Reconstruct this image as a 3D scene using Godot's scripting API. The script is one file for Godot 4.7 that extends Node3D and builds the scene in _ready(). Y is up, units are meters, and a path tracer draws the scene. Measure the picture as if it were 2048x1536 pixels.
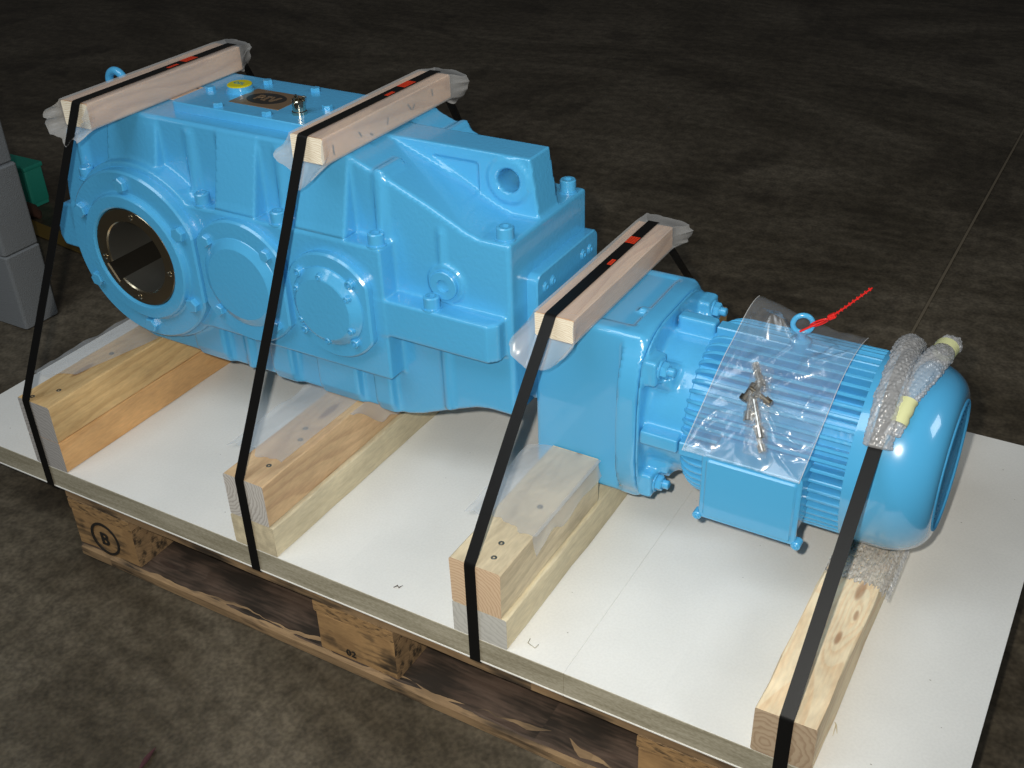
extends Node3D

# Blue gear motor strapped on timber supports, on a white board on a pallet.
# x runs along the motor, y is up, z comes towards the viewer; the white board's top is y = 0, its front edge z = 0.

const FLOOR_Y := -0.185
const ZC := -0.3585       # middle plane of the gear housing
const MY := 0.211         # motor axis
const MZ := -0.376
var M := {}
var taken := {}
var rng := RandomNumberGenerator.new()


func _ready():
	rng.seed = 7
	set_view()
	make_materials()
	build_floor()
	build_pallet()
	build_board()
	build_supports()
	build_gear_motor()
	build_bars()
	build_straps()
	build_films()
	build_bag()
	build_bubble_wrap()
	build_background()
	build_litter()


func set_view():
	var cam := Camera3D.new()
	cam.name = "camera"
	cam.position = Vector3(1.36078, 1.085405, 0.900994)
	cam.basis = Basis.from_euler(Vector3(-0.561937, 0.544317, -0.036906))
	cam.fov = 37.778
	cam.near = 0.05
	cam.far = 120.0
	add_child(cam)
	cam.current = true
	var we := WorldEnvironment.new()
	we.name = "environment"
	var e := Environment.new()
	e.background_mode = Environment.BG_COLOR
	e.background_color = Color(0.038, 0.037, 0.036).linear_to_srgb()
	e.tonemap_mode = Environment.TONE_MAPPER_LINEAR
	e.tonemap_exposure = 1.0
	e.sdfgi_enabled = true
	e.ssao_enabled = true
	e.ssil_enabled = true
	we.environment = e
	add_child(we)
	# the camera's own flash, up and to the left of the lens
	var flash := SpotLight3D.new()
	flash.name = "camera_flash"
	flash.position = cam.position + cam.basis * Vector3(-0.055, 0.04, 0.0)
	flash.basis = cam.basis
	flash.spot_angle = 43.0
	flash.spot_angle_attenuation = 1.0
	flash.spot_range = 30.0
	flash.spot_attenuation = 2.0
	flash.light_color = Color(1.0, 0.975, 0.925)
	flash.light_energy = 2.25
	flash.light_size = 0.013
	flash.shadow_enabled = true
	add_child(flash)
	# the hall's lamps, high above and behind the photographer
	lamp("hall_lamp", Vector3(0.0, 2.9, 1.5), Vector3(0.5, 0.0, -0.2), Vector2(2.4, 1.2), 3.9, Color(0.93, 0.97, 1.0))
	lamp("hall_lamp", Vector3(4.2, 2.6, -0.4), Vector3(0.9, 0.2, -0.4), Vector2(1.0, 1.4), 2.6, Color(0.95, 0.98, 1.0))


func lamp(called, at, to, size, energy, color):
	var l := AreaLight3D.new()
	l.name = numbered(self, called)
	add_child(l)
	l.look_at_from_position(at, to, Vector3(0.1, 0.2, 1).normalized())
	l.area_size = size
	l.area_range = 40.0
	l.light_energy = energy
	l.light_color = color
	l.shadow_enabled = true


# ---------------------------------------------------------------- naming

func numbered(parent, called) -> String:
	var key = str(parent.get_instance_id()) + "/" + called
	var k = taken.get(key, 0)
	taken[key] = k + 1
	return called if k == 0 else "%s_%03d" % [called, k]


func thing(called, label, category, at = Vector3.ZERO, group = ""):
	var o := Node3D.new()
	o.name = numbered(self, called)
	add_child(o, true)
	o.position = at
	tag(o, label, category, group)
	return o


func tag(o, label, category, group = ""):
	o.set_meta("label", label)
	o.set_meta("category", category)
	if group != "":
		o.set_meta("group", group)
	return o


func piece(called, mesh, mat, parent, at = Vector3.ZERO):
	# one named mesh; mat is a material or one per surface
	var o := MeshInstance3D.new()
	o.name = numbered(parent, called)
	o.mesh = mesh
	if mat is Array:
		for i in mat.size():
			o.set_surface_override_material(i, mat[i])
	else:
		o.material_override = mat
	parent.add_child(o, true)
	if parent != self and at == Vector3.ZERO:
		o.position = -parent_origin(parent)
	else:
		o.position = at
	return o


func parent_origin(p) -> Vector3:
	# meshes are built in scene coordinates; shift them into their parent's
	var t := Vector3.ZERO
	var q = p
	while q != self:
		t += q.position
		q = q.get_parent()
	return t


# ---------------------------------------------------------------- mesh building

class MB:
	var v := PackedVector3Array()
	var n := PackedVector3Array()
	var t := PackedVector2Array()
	var xf := Transform3D()

	func tri(a, b, c, na, nb, nc, ta = Vector2.ZERO, tb = Vector2.ZERO, tc = Vector2.ZERO):
		var A: Vector3 = xf * a
		var B: Vector3 = xf * b
		var C: Vector3 = xf * c
		var NA: Vector3 = (xf.basis * na).normalized()
		var NB: Vector3 = (xf.basis * nb).normalized()
		var NC: Vector3 = (xf.basis * nc).normalized()
		var g := (B - A).cross(C - A)
		if g.length_squared() < 1e-16:
			return
		if g.dot(NA + NB + NC) > 0.0:
			v.append(A); v.append(C); v.append(B)
			n.append(NA); n.append(NC); n.append(NB)
			t.append(ta); t.append(tc); t.append(tb)
		else:
			v.append(A); v.append(B); v.append(C)
			n.append(NA); n.append(NB); n.append(NC)
			t.append(ta); t.append(tb); t.append(tc)

	func quad(a, b, c, d, na, nb, nc, nd, ta = Vector2.ZERO, tb = Vector2.ZERO, tc = Vector2.ZERO, td = Vector2.ZERO):
		tri(a, b, c, na, nb, nc, ta, tb, tc)
		tri(a, c, d, na, nc, nd, ta, tc, td)

	func flat(a, b, c, d, out, ta = Vector2.ZERO, tb = Vector2.ZERO, tc = Vector2.ZERO, td = Vector2.ZERO):
		var m: Vector3 = (c - a).cross(d - b)
		if m.length_squared() < 1e-18:
			m = out
		m = m.normalized()
		if m.dot(out) < 0:
			m = -m
		quad(a, b, c, d, m, m, m, m, ta, tb, tc, td)

	func arrays() -> Array:
		var a := []
		a.resize(Mesh.ARRAY_MAX)
		a[Mesh.ARRAY_VERTEX] = v
		a[Mesh.ARRAY_NORMAL] = n
		a[Mesh.ARRAY_TEX_UV] = t
		return a

	func mesh() -> ArrayMesh:
		var m := ArrayMesh.new()
		m.add_surface_from_arrays(Mesh.PRIMITIVE_TRIANGLES, arrays())
		return m


func joined(list) -> ArrayMesh:
	var m := ArrayMesh.new()
	for b in list:
		m.add_surface_from_arrays(Mesh.PRIMITIVE_TRIANGLES, b.arrays())
	return m


func inset(poly: PackedVector2Array, c: float) -> PackedVector2Array:
	# counter-clockwise polygon, each corner moved in along its mitre
	var out := PackedVector2Array()
	var k := poly.size()
	for i in k:
		var p := poly[i]
		var e0 := (p - poly[(i + k - 1) % k]).normalized()
		var e1 := (poly[(i + 1) % k] - p).normalized()
		var n0 := Vector2(-e0.y, e0.x)
		var n1 := Vector2(-e1.y, e1.x)
		var mm := n0 + n1
		var l := mm.length_squared()
		out.append(p + mm * (2.0 * c / l if l > 0.3 else c))
	return out


func prism(m: MB, poly: PackedVector2Array, z0: float, z1: float, c := 0.0, c0 := -1.0):
	if c0 < 0.0:
		c0 = c
	if Geometry2D.is_polygon_clockwise(poly):
		poly = poly.duplicate()
		poly.reverse()
	var k := poly.size()
	var top := inset(poly, c) if c > 0 else poly
	var bot := inset(poly, c0) if c0 > 0 else poly
	var rings := []
	if c0 > 0:
		rings.append([bot, z0])
	rings.append([poly, z0 + c0])
	rings.append([poly, z1 - c])
	if c > 0:
		rings.append([top, z1])
	var en := []
	for i in k:
		var e := (poly[(i + 1) % k] - poly[i]).normalized()
		en.append(Vector2(e.y, -e.x))
	for r in rings.size() - 1:
		var A: PackedVector2Array = rings[r][0]
		var B: PackedVector2Array = rings[r + 1][0]
		var za: float = rings[r][1]
		var zb: float = rings[r + 1][1]
		var tilt := 0.0
		if c0 > 0 and r == 0:
			tilt = -1.0
		elif c > 0 and r == rings.size() - 2:
			tilt = 1.0
		for i in k:
			var j := (i + 1) % k
			var na: Vector2 = en[i]
			var nb: Vector2 = en[i]
			if en[i].dot(en[(i + k - 1) % k]) > 0.86:
				na = (en[i] + en[(i + k - 1) % k]).normalized()
			if en[i].dot(en[j]) > 0.86:
				nb = (en[i] + en[j]).normalized()
			var n0 := Vector3(na.x, na.y, tilt)
			var n1 := Vector3(nb.x, nb.y, tilt)
			m.quad(Vector3(A[i].x, A[i].y, za), Vector3(A[j].x, A[j].y, za), Vector3(B[j].x, B[j].y, zb), Vector3(B[i].x, B[i].y, zb), n0, n1, n1, n0)
	for side in 2:
		var P := bot if side == 0 else top
		var z := z0 if side == 0 else z1
		var nn := Vector3(0, 0, -1 if side == 0 else 1)
		var idx := Geometry2D.triangulate_polygon(P)
		for q in range(0, idx.size(), 3):
			var a := P[idx[q]]
			var b := P[idx[q + 1]]
			var d := P[idx[q + 2]]
			m.tri(Vector3(a.x, a.y, z), Vector3(b.x, b.y, z), Vector3(d.x, d.y, z), nn, nn, nn, a * 10.0, b * 10.0, d * 10.0)


func circle(cx: float, cy: float, r: float, k := 48, a0 := 0.0, a1 := TAU) -> PackedVector2Array:
	var out := PackedVector2Array()
	var whole := absf(a1 - a0 - TAU) < 0.001
	for i in (k if whole else k + 1):
		var a := a0 + (a1 - a0) * i / k
		out.append(Vector2(cx + r * cos(a), cy + r * sin(a)))
	return out


func rect(x0: float, y0: float, x1: float, y1: float, r := 0.0, seg := 3) -> PackedVector2Array:
	if r <= 0.0:
		return PackedVector2Array([Vector2(x0, y0), Vector2(x1, y0), Vector2(x1, y1), Vector2(x0, y1)])
	var out := PackedVector2Array()
	for q in [[x1 - r, y0 + r, -PI / 2], [x1 - r, y1 - r, 0.0], [x0 + r, y1 - r, PI / 2], [x0 + r, y0 + r, PI]]:
		for i in seg + 1:
			var a: float = q[2] + PI / 2 * i / seg
			out.append(Vector2(q[0] + r * cos(a), q[1] + r * sin(a)))
	return out


func lathe(m: MB, prof: Array, k := 48, flat_all := true):
	# profile of (radius, height) turned round local z; flat_all keeps each band's own normals
	for i in prof.size() - 1:
		var p: Vector2 = prof[i]
		var q: Vector2 = prof[i + 1]
		var d := q - p
		if d.length() < 1e-7:
			continue
		var nr := Vector2(d.y, -d.x).normalized()
		var n0 := nr
		var n1 := nr
		if not flat_all:
			if i > 0:
				var e: Vector2 = p - prof[i - 1]
				var f := Vector2(e.y, -e.x).normalized()
				if f.dot(nr) > 0.8:
					n0 = (f + nr).normalized()
			if i < prof.size() - 2:
				var e2: Vector2 = prof[i + 2] - q
				var f2 := Vector2(e2.y, -e2.x).normalized()
				if f2.dot(nr) > 0.8:
					n1 = (f2 + nr).normalized()
		for j in k:
			var a := TAU * j / k
			var b := TAU * (j + 1) / k
			var ca := cos(a); var sa := sin(a); var cb := cos(b); var sb := sin(b)
			m.quad(Vector3(p.x * ca, p.x * sa, p.y), Vector3(p.x * cb, p.x * sb, p.y), Vector3(q.x * cb, q.x * sb, q.y), Vector3(q.x * ca, q.x * sa, q.y),
				Vector3(n0.x * ca, n0.x * sa, n0.y), Vector3(n0.x * cb, n0.x * sb, n0.y), Vector3(n1.x * cb, n1.x * sb, n1.y), Vector3(n1.x * ca, n1.x * sa, n1.y))


func block(m: MB, a: Vector3, b: Vector3, c := 0.0015):
	# chamfered box from corner a to corner b
	var lo := Vector3(minf(a.x, b.x), minf(a.y, b.y), minf(a.z, b.z))
	var hi := Vector3(maxf(a.x, b.x), maxf(a.y, b.y), maxf(a.z, b.z))
	if c <= 0.0:
		prism(m, rect(lo.x, lo.y, hi.x, hi.y), lo.z, hi.z)
		return
	var p := PackedVector2Array([Vector2(lo.x + c, lo.y), Vector2(hi.x - c, lo.y), Vector2(hi.x, lo.y + c), Vector2(hi.x, hi.y - c), Vector2(hi.x - c, hi.y), Vector2(lo.x + c, hi.y), Vector2(lo.x, hi.y - c), Vector2(lo.x, lo.y + c)])
	prism(m, p, lo.z, hi.z, c)


func tube(m: MB, path: PackedVector3Array, radii, k := 12, caps := true, flatten := 1.0, up := Vector3.UP):
	var rings := []
	var cnt := path.size()
	for i in cnt:
		var d := (path[mini(i + 1, cnt - 1)] - path[maxi(i - 1, 0)]).normalized()
		var x := up.cross(d)
		if x.length() < 0.05:
			x = Vector3.RIGHT.cross(d)
		x = x.normalized()
		var y := d.cross(x).normalized()
		var r: float = radii[i] if radii is Array or radii is PackedFloat32Array else radii
		var ring := []
		for j in k:
			var a := TAU * j / k
			var o := x * cos(a) + y * sin(a) * flatten
			ring.append([path[i] + o * r, (x * cos(a) + y * sin(a) / flatten).normalized()])
		rings.append(ring)
	for i in cnt - 1:
		for j in k:
			var l := (j + 1) % k
			m.quad(rings[i][j][0], rings[i][l][0], rings[i + 1][l][0], rings[i + 1][j][0], rings[i][j][1], rings[i][l][1], rings[i + 1][l][1], rings[i + 1][j][1],
				Vector2(float(j) / k, i * 0.1), Vector2((j + 1.0) / k, i * 0.1), Vector2((j + 1.0) / k, i * 0.1 + 0.1), Vector2(float(j) / k, i * 0.1 + 0.1))
	if caps:
		for e in [0, cnt - 1]:
			var out: Vector3 = (path[0] - path[1]).normalized() if e == 0 else (path[cnt - 1] - path[cnt - 2]).normalized()
			for j in k:
				m.tri(path[e], rings[e][j][0], rings[e][(j + 1) % k][0], out, out, out)


func facing(axis: String, at: Vector3) -> Transform3D:
	# local z turned to a world axis
	var b := Basis()
	match axis:
		"x": b = Basis(Vector3(0, 0, -1), Vector3(0, 1, 0), Vector3(1, 0, 0))
		"y": b = Basis(Vector3(1, 0, 0), Vector3(0, 0, -1), Vector3(0, 1, 0))
	return Transform3D(b, at)


func hex_bolt(axis: String, at: Vector3, r: float, h: float, turn := 0.3, washer := 0.0, stud := 0.0) -> ArrayMesh:
	var m := MB.new()
	m.xf = facing(axis, at)
	if washer > 0:
		lathe(m, [Vector2(washer, -0.001), Vector2(washer, 0.0015), Vector2(washer - 0.0008, 0.0022), Vector2(0, 0.0022)], 24)
	prism(m, circle(0, 0, r, 6, turn, turn + TAU), 0.0, h, r * 0.13, 0.0)
	if stud > 0:
		lathe(m, [Vector2(r * 0.55, h - 0.001), Vector2(r * 0.55, h + stud - 0.001), Vector2(r * 0.42, h + stud), Vector2(0, h + stud)], 16)
	return m.mesh()


func cap_screw(axis: String, at: Vector3, r: float, h: float) -> ArrayMesh:
	var m := MB.new()
	m.xf = facing(axis, at)
	var hr := r * 0.55
	lathe(m, [Vector2(r * 1.25, -0.001), Vector2(r * 1.25, 0.0012), Vector2(r, 0.0012)], 24)
	lathe(m, [Vector2(r, -0.001), Vector2(r, h - r * 0.15), Vector2(r * 0.88, h), Vector2(r * 0.66, h)], 24)
	# hexagonal socket
	for j in 6:
		var a := TAU * j / 6 + 0.3
		var b := TAU * (j + 1) / 6 + 0.3
		var ca := Vector3(cos(a), sin(a), 0); var cb := Vector3(cos(b), sin(b), 0)
		var z := Vector3(0, 0, 1)
		m.quad(ca * r * 0.66 + z * h, cb * r * 0.66 + z * h, cb * hr + z * h, ca * hr + z * h, z, z, z, z)
		var inw := -(ca + cb).normalized()
		m.quad(ca * hr + z * h, cb * hr + z * h, cb * hr + z * h * 0.4, ca * hr + z * h * 0.4, inw, inw, inw, inw)
		m.tri(ca * hr + z * h * 0.4, cb * hr + z * h * 0.4, z * h * 0.4, z, z, z)
	return m.mesh()


func eye_ring(m: MB, c: Vector3, R: float, r: float, k := 28, l := 12):
	# ring in the plane of local x and y
	for i in k:
		for j in l:
			var q := []
			for e in [[i, j], [i + 1, j], [i + 1, j + 1], [i, j + 1]]:
				var a: float = TAU * e[0] / k
				var b: float = TAU * e[1] / l
				var d := Vector3(cos(a), sin(a), 0)
				var n := d * cos(b) + Vector3(0, 0, sin(b))
				q.append([c + d * R + n * r, n])
			m.quad(q[0][0], q[1][0], q[2][0], q[3][0], q[0][1], q[1][1], q[2][1], q[3][1])

# ---------------------------------------------------------------- cast shapes: distance fields meshed as surface nets

class Prim:
	var kind := 0          # 0 box, 1 cylinder along z, 2 outline in x-y, 3 outline in w-y swept along x, 4 cylinder along y, 5 cylinder along x, 6 outline in z-y swept along x, 7 outline in x-w swept along y
	var c := Vector3.ZERO
	var h := Vector3.ONE
	var r := 0.0
	var k := 0.0
	var sub := false
	var mir := true
	var draft := 0.0
	var y0 := 0.0
	var poly := PackedVector2Array()

	var edges := PackedFloat32Array()

	func poly_d(x: float, y: float) -> float:
		if edges.is_empty():
			var last := poly[poly.size() - 1]
			for q in poly:
				var l := (last - q).length_squared()
				edges.append_array(PackedFloat32Array([q.x, q.y, last.x - q.x, last.y - q.y, 1.0 / l]))
				last = q
		var d := 1e9
		var inside := false
		var i := 0
		var cnt := edges.size()
		while i < cnt:
			var wx := x - edges[i]
			var wy := y - edges[i + 1]
			var ex := edges[i + 2]
			var ey := edges[i + 3]
			var t := clampf((wx * ex + wy * ey) * edges[i + 4], 0.0, 1.0)
			var qx := wx - ex * t
			var qy := wy - ey * t
			d = minf(d, qx * qx + qy * qy)
			if (wy >= 0.0) != (wy >= ey) and (wx * ey < wy * ex) == (ey > 0.0):
				inside = not inside
			i += 5
		return -sqrt(d) if inside else sqrt(d)

	func dist(x: float, y: float, z: float, w: float) -> float:
		var q := w if mir else z
		match kind:
			0:
				var ax := absf(x - c.x) - h.x + r
				var ay := absf(y - c.y) - h.y + r
				var az := absf(q - c.z) - h.z + r
				return Vector3(maxf(ax, 0), maxf(ay, 0), maxf(az, 0)).length() + minf(maxf(ax, maxf(ay, az)), 0.0) - r
			1:
				var a := Vector2(x - c.x, y - c.y).length() - h.x + r
				var b := absf(q - c.z) - h.z + r
				return Vector2(maxf(a, 0), maxf(b, 0)).length() + minf(maxf(a, b), 0.0) - r
			2:
				var a := poly_d(x, y) + r
				var hz := h.z
				if draft != 0.0 and y > y0:
					hz -= draft * (y - y0)
				var b := absf(q - c.z) - hz + r
				return Vector2(maxf(a, 0), maxf(b, 0)).length() + minf(maxf(a, b), 0.0) - r
			3:
				var a := poly_d(w, y) + r
				var b := absf(x - c.x) - h.x + r
				return Vector2(maxf(a, 0), maxf(b, 0)).length() + minf(maxf(a, b), 0.0) - r
			4:
				var a := Vector2(x - c.x, q - c.z).length() - h.x + r
				var b := absf(y - c.y) - h.y + r
				return Vector2(maxf(a, 0), maxf(b, 0)).length() + minf(maxf(a, b), 0.0) - r
			5:
				var a := Vector2(y - c.y, q - c.z).length() - h.y + r
				var b := absf(x - c.x) - h.x + r
				return Vector2(maxf(a, 0), maxf(b, 0)).length() + minf(maxf(a, b), 0.0) - r
			7:
				var a := poly_d(x, w) + r
				var b := absf(y - c.y) - h.y + r
				return Vector2(maxf(a, 0), maxf(b, 0)).length() + minf(maxf(a, b), 0.0) - r
			6:
				var a := poly_d(z, y) + r
				var b := absf(x - c.x) - h.x + r
				return Vector2(maxf(a, 0), maxf(b, 0)).length() + minf(maxf(a, b), 0.0) - r
		return 1e9


func pr(kind: int, c: Vector3, h: Vector3, r := 0.003, k := 0.0, mir := true, sub := false) -> Prim:
	var p := Prim.new()
	p.kind = kind; p.c = c; p.h = h; p.r = r; p.k = k; p.mir = mir; p.sub = sub
	return p


func prp(kind: int, poly: PackedVector2Array, c: Vector3, h: Vector3, r := 0.003, k := 0.0, mir := true, sub := false) -> Prim:
	var p := pr(kind, c, h, r, k, mir, sub)
	p.poly = poly
	return p


func field(prims: Array, x: float, y: float, z: float, zc: float) -> float:
	var w := absf(z - zc)
	var d := 1e9
	for p: Prim in prims:
		var e := p.dist(x, y, z, w)
		if p.sub:
			e = -e
			if p.k > 0.0:
				var t := maxf(p.k - absf(d - e), 0.0) / p.k
				d = maxf(d, e) + t * t * p.k * 0.25
			else:
				d = maxf(d, e)
		elif p.k > 0.0 and d < 1e8:
			var t := maxf(p.k - absf(d - e), 0.0) / p.k
			d = minf(d, e) - t * t * p.k * 0.25
		else:
			d = minf(d, e)
	return d


func cast(prims: Array, lo: Vector3, hi: Vector3, cell: float, zc: float) -> ArrayMesh:
	var nb := Vector3i(((hi - lo) / (cell * 8)).ceil())
	var N := nb * 8 + Vector3i.ONE
	var sx := 1
	var sy := N.x
	var sz := N.x * N.y
	var val := PackedFloat32Array()
	val.resize(N.x * N.y * N.z)
	val.fill(9.0)
	var half := cell * 4.0
	var reach := half * 1.7321
	var live := []
	for bz in nb.z:
		for by in nb.y:
			for bx in nb.x:
				var c := lo + Vector3(bx, by, bz) * cell * 8.0 + Vector3.ONE * half
				var d0 := field(prims, c.x, c.y, c.z, zc)
				if absf(d0) > reach * 1.1 + 0.006:
					continue
				var near := []
				var w := absf(c.z - zc)
				for p: Prim in prims:
					var e := p.dist(c.x, c.y, c.z, w)
					var span := reach * 1.1 + p.k + 0.002
					if p.sub:
						if e < span:
							near.append(p)
					elif e < d0 + span + reach and e < reach * 1.1 + p.k + 0.02:
						near.append(p)
				for sub in 8:
					var q0 := Vector3i(bx * 8 + (sub & 1) * 4, by * 8 + ((sub >> 1) & 1) * 4, bz * 8 + ((sub >> 2) & 1) * 4)
					var cs := lo + (Vector3(q0) + Vector3.ONE * 2.0) * cell
					var ds := field(near, cs.x, cs.y, cs.z, zc)
					if absf(ds) > reach * 0.53 + 0.0015:
						continue
					var few := []
					var ws := absf(cs.z - zc)
					for p: Prim in near:
						var e := p.dist(cs.x, cs.y, cs.z, ws)
						if e < reach * 0.55 + p.k + 0.002 and (p.sub or e < ds + reach * 1.1 + p.k + 0.002):
							few.append(p)
					live.append(q0)
					for k in 5:
						var z := lo.z + (q0.z + k) * cell
						for j in 5:
							var y := lo.y + (q0.y + j) * cell
							var at := q0.x + (q0.y + j) * sy + (q0.z + k) * sz
							for i in 5:
								if val[at + i] > 8.0:
									val[at + i] = field(few, lo.x + (q0.x + i) * cell, y, z, zc)
	var V := PackedVector3Array()
	var NN := PackedVector3Array()
	var id := PackedInt32Array()
	id.resize(val.size())
	id.fill(-1)
	var cells := PackedInt32Array()
	for b: Vector3i in live:
		for k in 4:
			for j in 4:
				for i in 4:
					var o := b.x + i + (b.y + j) * sy + (b.z + k) * sz
					var v0 := val[o]
					var v1 := val[o + 1]
					var v2 := val[o + sy]
					var v3 := val[o + sy + 1]
					var v4 := val[o + sz]
					var v5 := val[o + sz + 1]
					var v6 := val[o + sz + sy]
					var v7 := val[o + sz + sy + 1]
					var s := v0 < 0.0
					if (v1 < 0.0) == s and (v2 < 0.0) == s and (v3 < 0.0) == s and (v4 < 0.0) == s and (v5 < 0.0) == s and (v6 < 0.0) == s and (v7 < 0.0) == s:
						continue
					if maxf(maxf(v4, v5), maxf(maxf(v1, v2), maxf(v3, maxf(v6, v7)))) > 8.0:
						continue
					var p := Vector3.ZERO
					var cnt := 0
					if (v0 < 0.0) != (v1 < 0.0): p += Vector3(v0 / (v0 - v1), 0, 0); cnt += 1
					if (v2 < 0.0) != (v3 < 0.0): p += Vector3(v2 / (v2 - v3), 1, 0); cnt += 1
					if (v4 < 0.0) != (v5 < 0.0): p += Vector3(v4 / (v4 - v5), 0, 1); cnt += 1
					if (v6 < 0.0) != (v7 < 0.0): p += Vector3(v6 / (v6 - v7), 1, 1); cnt += 1
					if (v0 < 0.0) != (v2 < 0.0): p += Vector3(0, v0 / (v0 - v2), 0); cnt += 1
					if (v1 < 0.0) != (v3 < 0.0): p += Vector3(1, v1 / (v1 - v3), 0); cnt += 1
					if (v4 < 0.0) != (v6 < 0.0): p += Vector3(0, v4 / (v4 - v6), 1); cnt += 1
					if (v5 < 0.0) != (v7 < 0.0): p += Vector3(1, v5 / (v5 - v7), 1); cnt += 1
					if (v0 < 0.0) != (v4 < 0.0): p += Vector3(0, 0, v0 / (v0 - v4)); cnt += 1
					if (v1 < 0.0) != (v5 < 0.0): p += Vector3(1, 0, v1 / (v1 - v5)); cnt += 1
					if (v2 < 0.0) != (v6 < 0.0): p += Vector3(0, 1, v2 / (v2 - v6)); cnt += 1
					if (v3 < 0.0) != (v7 < 0.0): p += Vector3(1, 1, v3 / (v3 - v7)); cnt += 1
					p /= cnt
					var g := Vector3(v1 - v0 + v3 - v2 + v5 - v4 + v7 - v6, v2 - v0 + v3 - v1 + v6 - v4 + v7 - v5, v4 - v0 + v5 - v1 + v6 - v2 + v7 - v3)
					id[o] = V.size()
					cells.append(o)
					V.append(lo + (Vector3(b.x + i, b.y + j, b.z + k) + p) * cell)
					NN.append(g.normalized())
	var I := PackedInt32Array()
	for o in cells:
		var v0 := val[o]
		for axis in 3:
			var s0: int = [sx, sy, sz][axis]
			var s1: int = [sy, sz, sx][axis]
			var s2: int = [sz, sx, sy][axis]
			var v1 := val[o + s0]
			if (v0 < 0.0) == (v1 < 0.0) or o - s1 - s2 < 0:
				continue
			var a := id[o]
			var b := id[o - s1]
			var c := id[o - s1 - s2]
			var d := id[o - s2]
			if a < 0 or b < 0 or c < 0 or d < 0:
				continue
			var f := (V[b] - V[a]).cross(V[c] - V[a])
			if f.dot(NN[a] + NN[c]) > 0.0:
				I.append_array(PackedInt32Array([a, c, b, a, d, c]))
			else:
				I.append_array(PackedInt32Array([a, b, c, a, c, d]))
	var arr := []
	arr.resize(Mesh.ARRAY_MAX)
	arr[Mesh.ARRAY_VERTEX] = V
	arr[Mesh.ARRAY_NORMAL] = NN
	arr[Mesh.ARRAY_INDEX] = I
	var m := ArrayMesh.new()
	m.add_surface_from_arrays(Mesh.PRIMITIVE_TRIANGLES, arr)
	return m

# ---------------------------------------------------------------- materials

func lin(r: float, g: float, b: float) -> Color:
	return Color(r, g, b).linear_to_srgb()


func mat(called: String, c: Color, rough := 0.6, metal := 0.0, spec := 0.5) -> StandardMaterial3D:
	var m := StandardMaterial3D.new()
	m.resource_name = called
	m.albedo_color = c
	m.roughness = rough
	m.metallic = metal
	m.metallic_specular = spec
	M[called] = m
	return m


func noise(sd: int, freq: float, oct := 4, kind := FastNoiseLite.TYPE_SIMPLEX_SMOOTH) -> FastNoiseLite:
	var f := FastNoiseLite.new()
	f.seed = sd
	f.noise_type = kind
	f.frequency = freq
	f.fractal_octaves = oct
	return f


func relief(m: StandardMaterial3D, sd: int, freq: float, metres: float, depth_cm: float, oct := 4, size := 256):
	var t := NoiseTexture2D.new()
	t.width = size
	t.height = size
	t.seamless = true
	t.noise = noise(sd, freq, oct)
	m.heightmap_enabled = true
	m.heightmap_texture = t
	m.heightmap_scale = depth_cm
	m.uv1_triplanar = true
	m.uv1_world_triplanar = true
	m.uv1_scale = Vector3.ONE / metres


func wood_image(sd: int, dark: Color, light: Color, rings: float, knots: Array, grime := 0.0, contrast := 0.3, bend := 1.5, w := 480, h := 240) -> ImageTexture:
	# along x: the length of the timber; along y: round its faces
	var im := Image.create(w, h, false, Image.FORMAT_RGB8)
	var wob := noise(sd, 0.9, 2)
	var fib := noise(sd + 1, 1.0, 2)
	var dirt := noise(sd + 2, 1.0, 4)
	for y in h:
		for x in w:
			var u := float(x) / w * 4.0
			var v := float(y) / h
			var s := v * rings + wob.get_noise_2d(u * 0.45, v * 2.6) * bend
			var kn := 0.0
			for q in knots:
				var big: float = q.z if q is Vector3 else 1.0
				var dx: float = (u / 4.0 - q.x) * 9.0 / big
				var dy: float = (v - q.y) * 11.0 / big
				var rr := sqrt(dx * dx + dy * dy)
				s += 1.6 * exp(-rr * rr * 1.4)
				kn = maxf(kn, smoothstep(0.30, 0.16, rr))
			var f := s - floorf(s)
			var late := smoothstep(0.3, 0.9, f) * (1.0 - smoothstep(0.93, 1.0, f))
			var g := fib.get_noise_2d(u * 2.5, v * 90.0) * 0.16 + fib.get_noise_2d(u * 14.0, v * 170.0) * 0.08
			var c := light.lerp(dark, clampf(late * contrast + g, 0.0, 1.0))
			c = c.lerp(dark * Color(0.55, 0.42, 0.38), kn * 0.42)
			var tone := 1.0 + dirt.get_noise_2d(u * 1.1 + 90.0, v * 2.2) * 0.13 + dirt.get_noise_2d(u * 9.0, v * 50.0 + 7.0) * 0.06
			c = Color(c.r * tone, c.g * tone, c.b * tone)
			if grime > 0.0:
				var n1 := dirt.get_noise_2d(u * 1.4, v * 3.0)
				var n2 := dirt.get_noise_2d(u * 2.6 + 40.0, v * 34.0)
				c = c.lerp(Color(0.16, 0.14, 0.12), clampf((n1 * 1.2 + n2 * 0.55 + grime - 0.22), 0.0, 0.85))
			im.set_pixel(x, y, c)
	im.generate_mipmaps()
	return ImageTexture.create_from_image(im)


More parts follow.
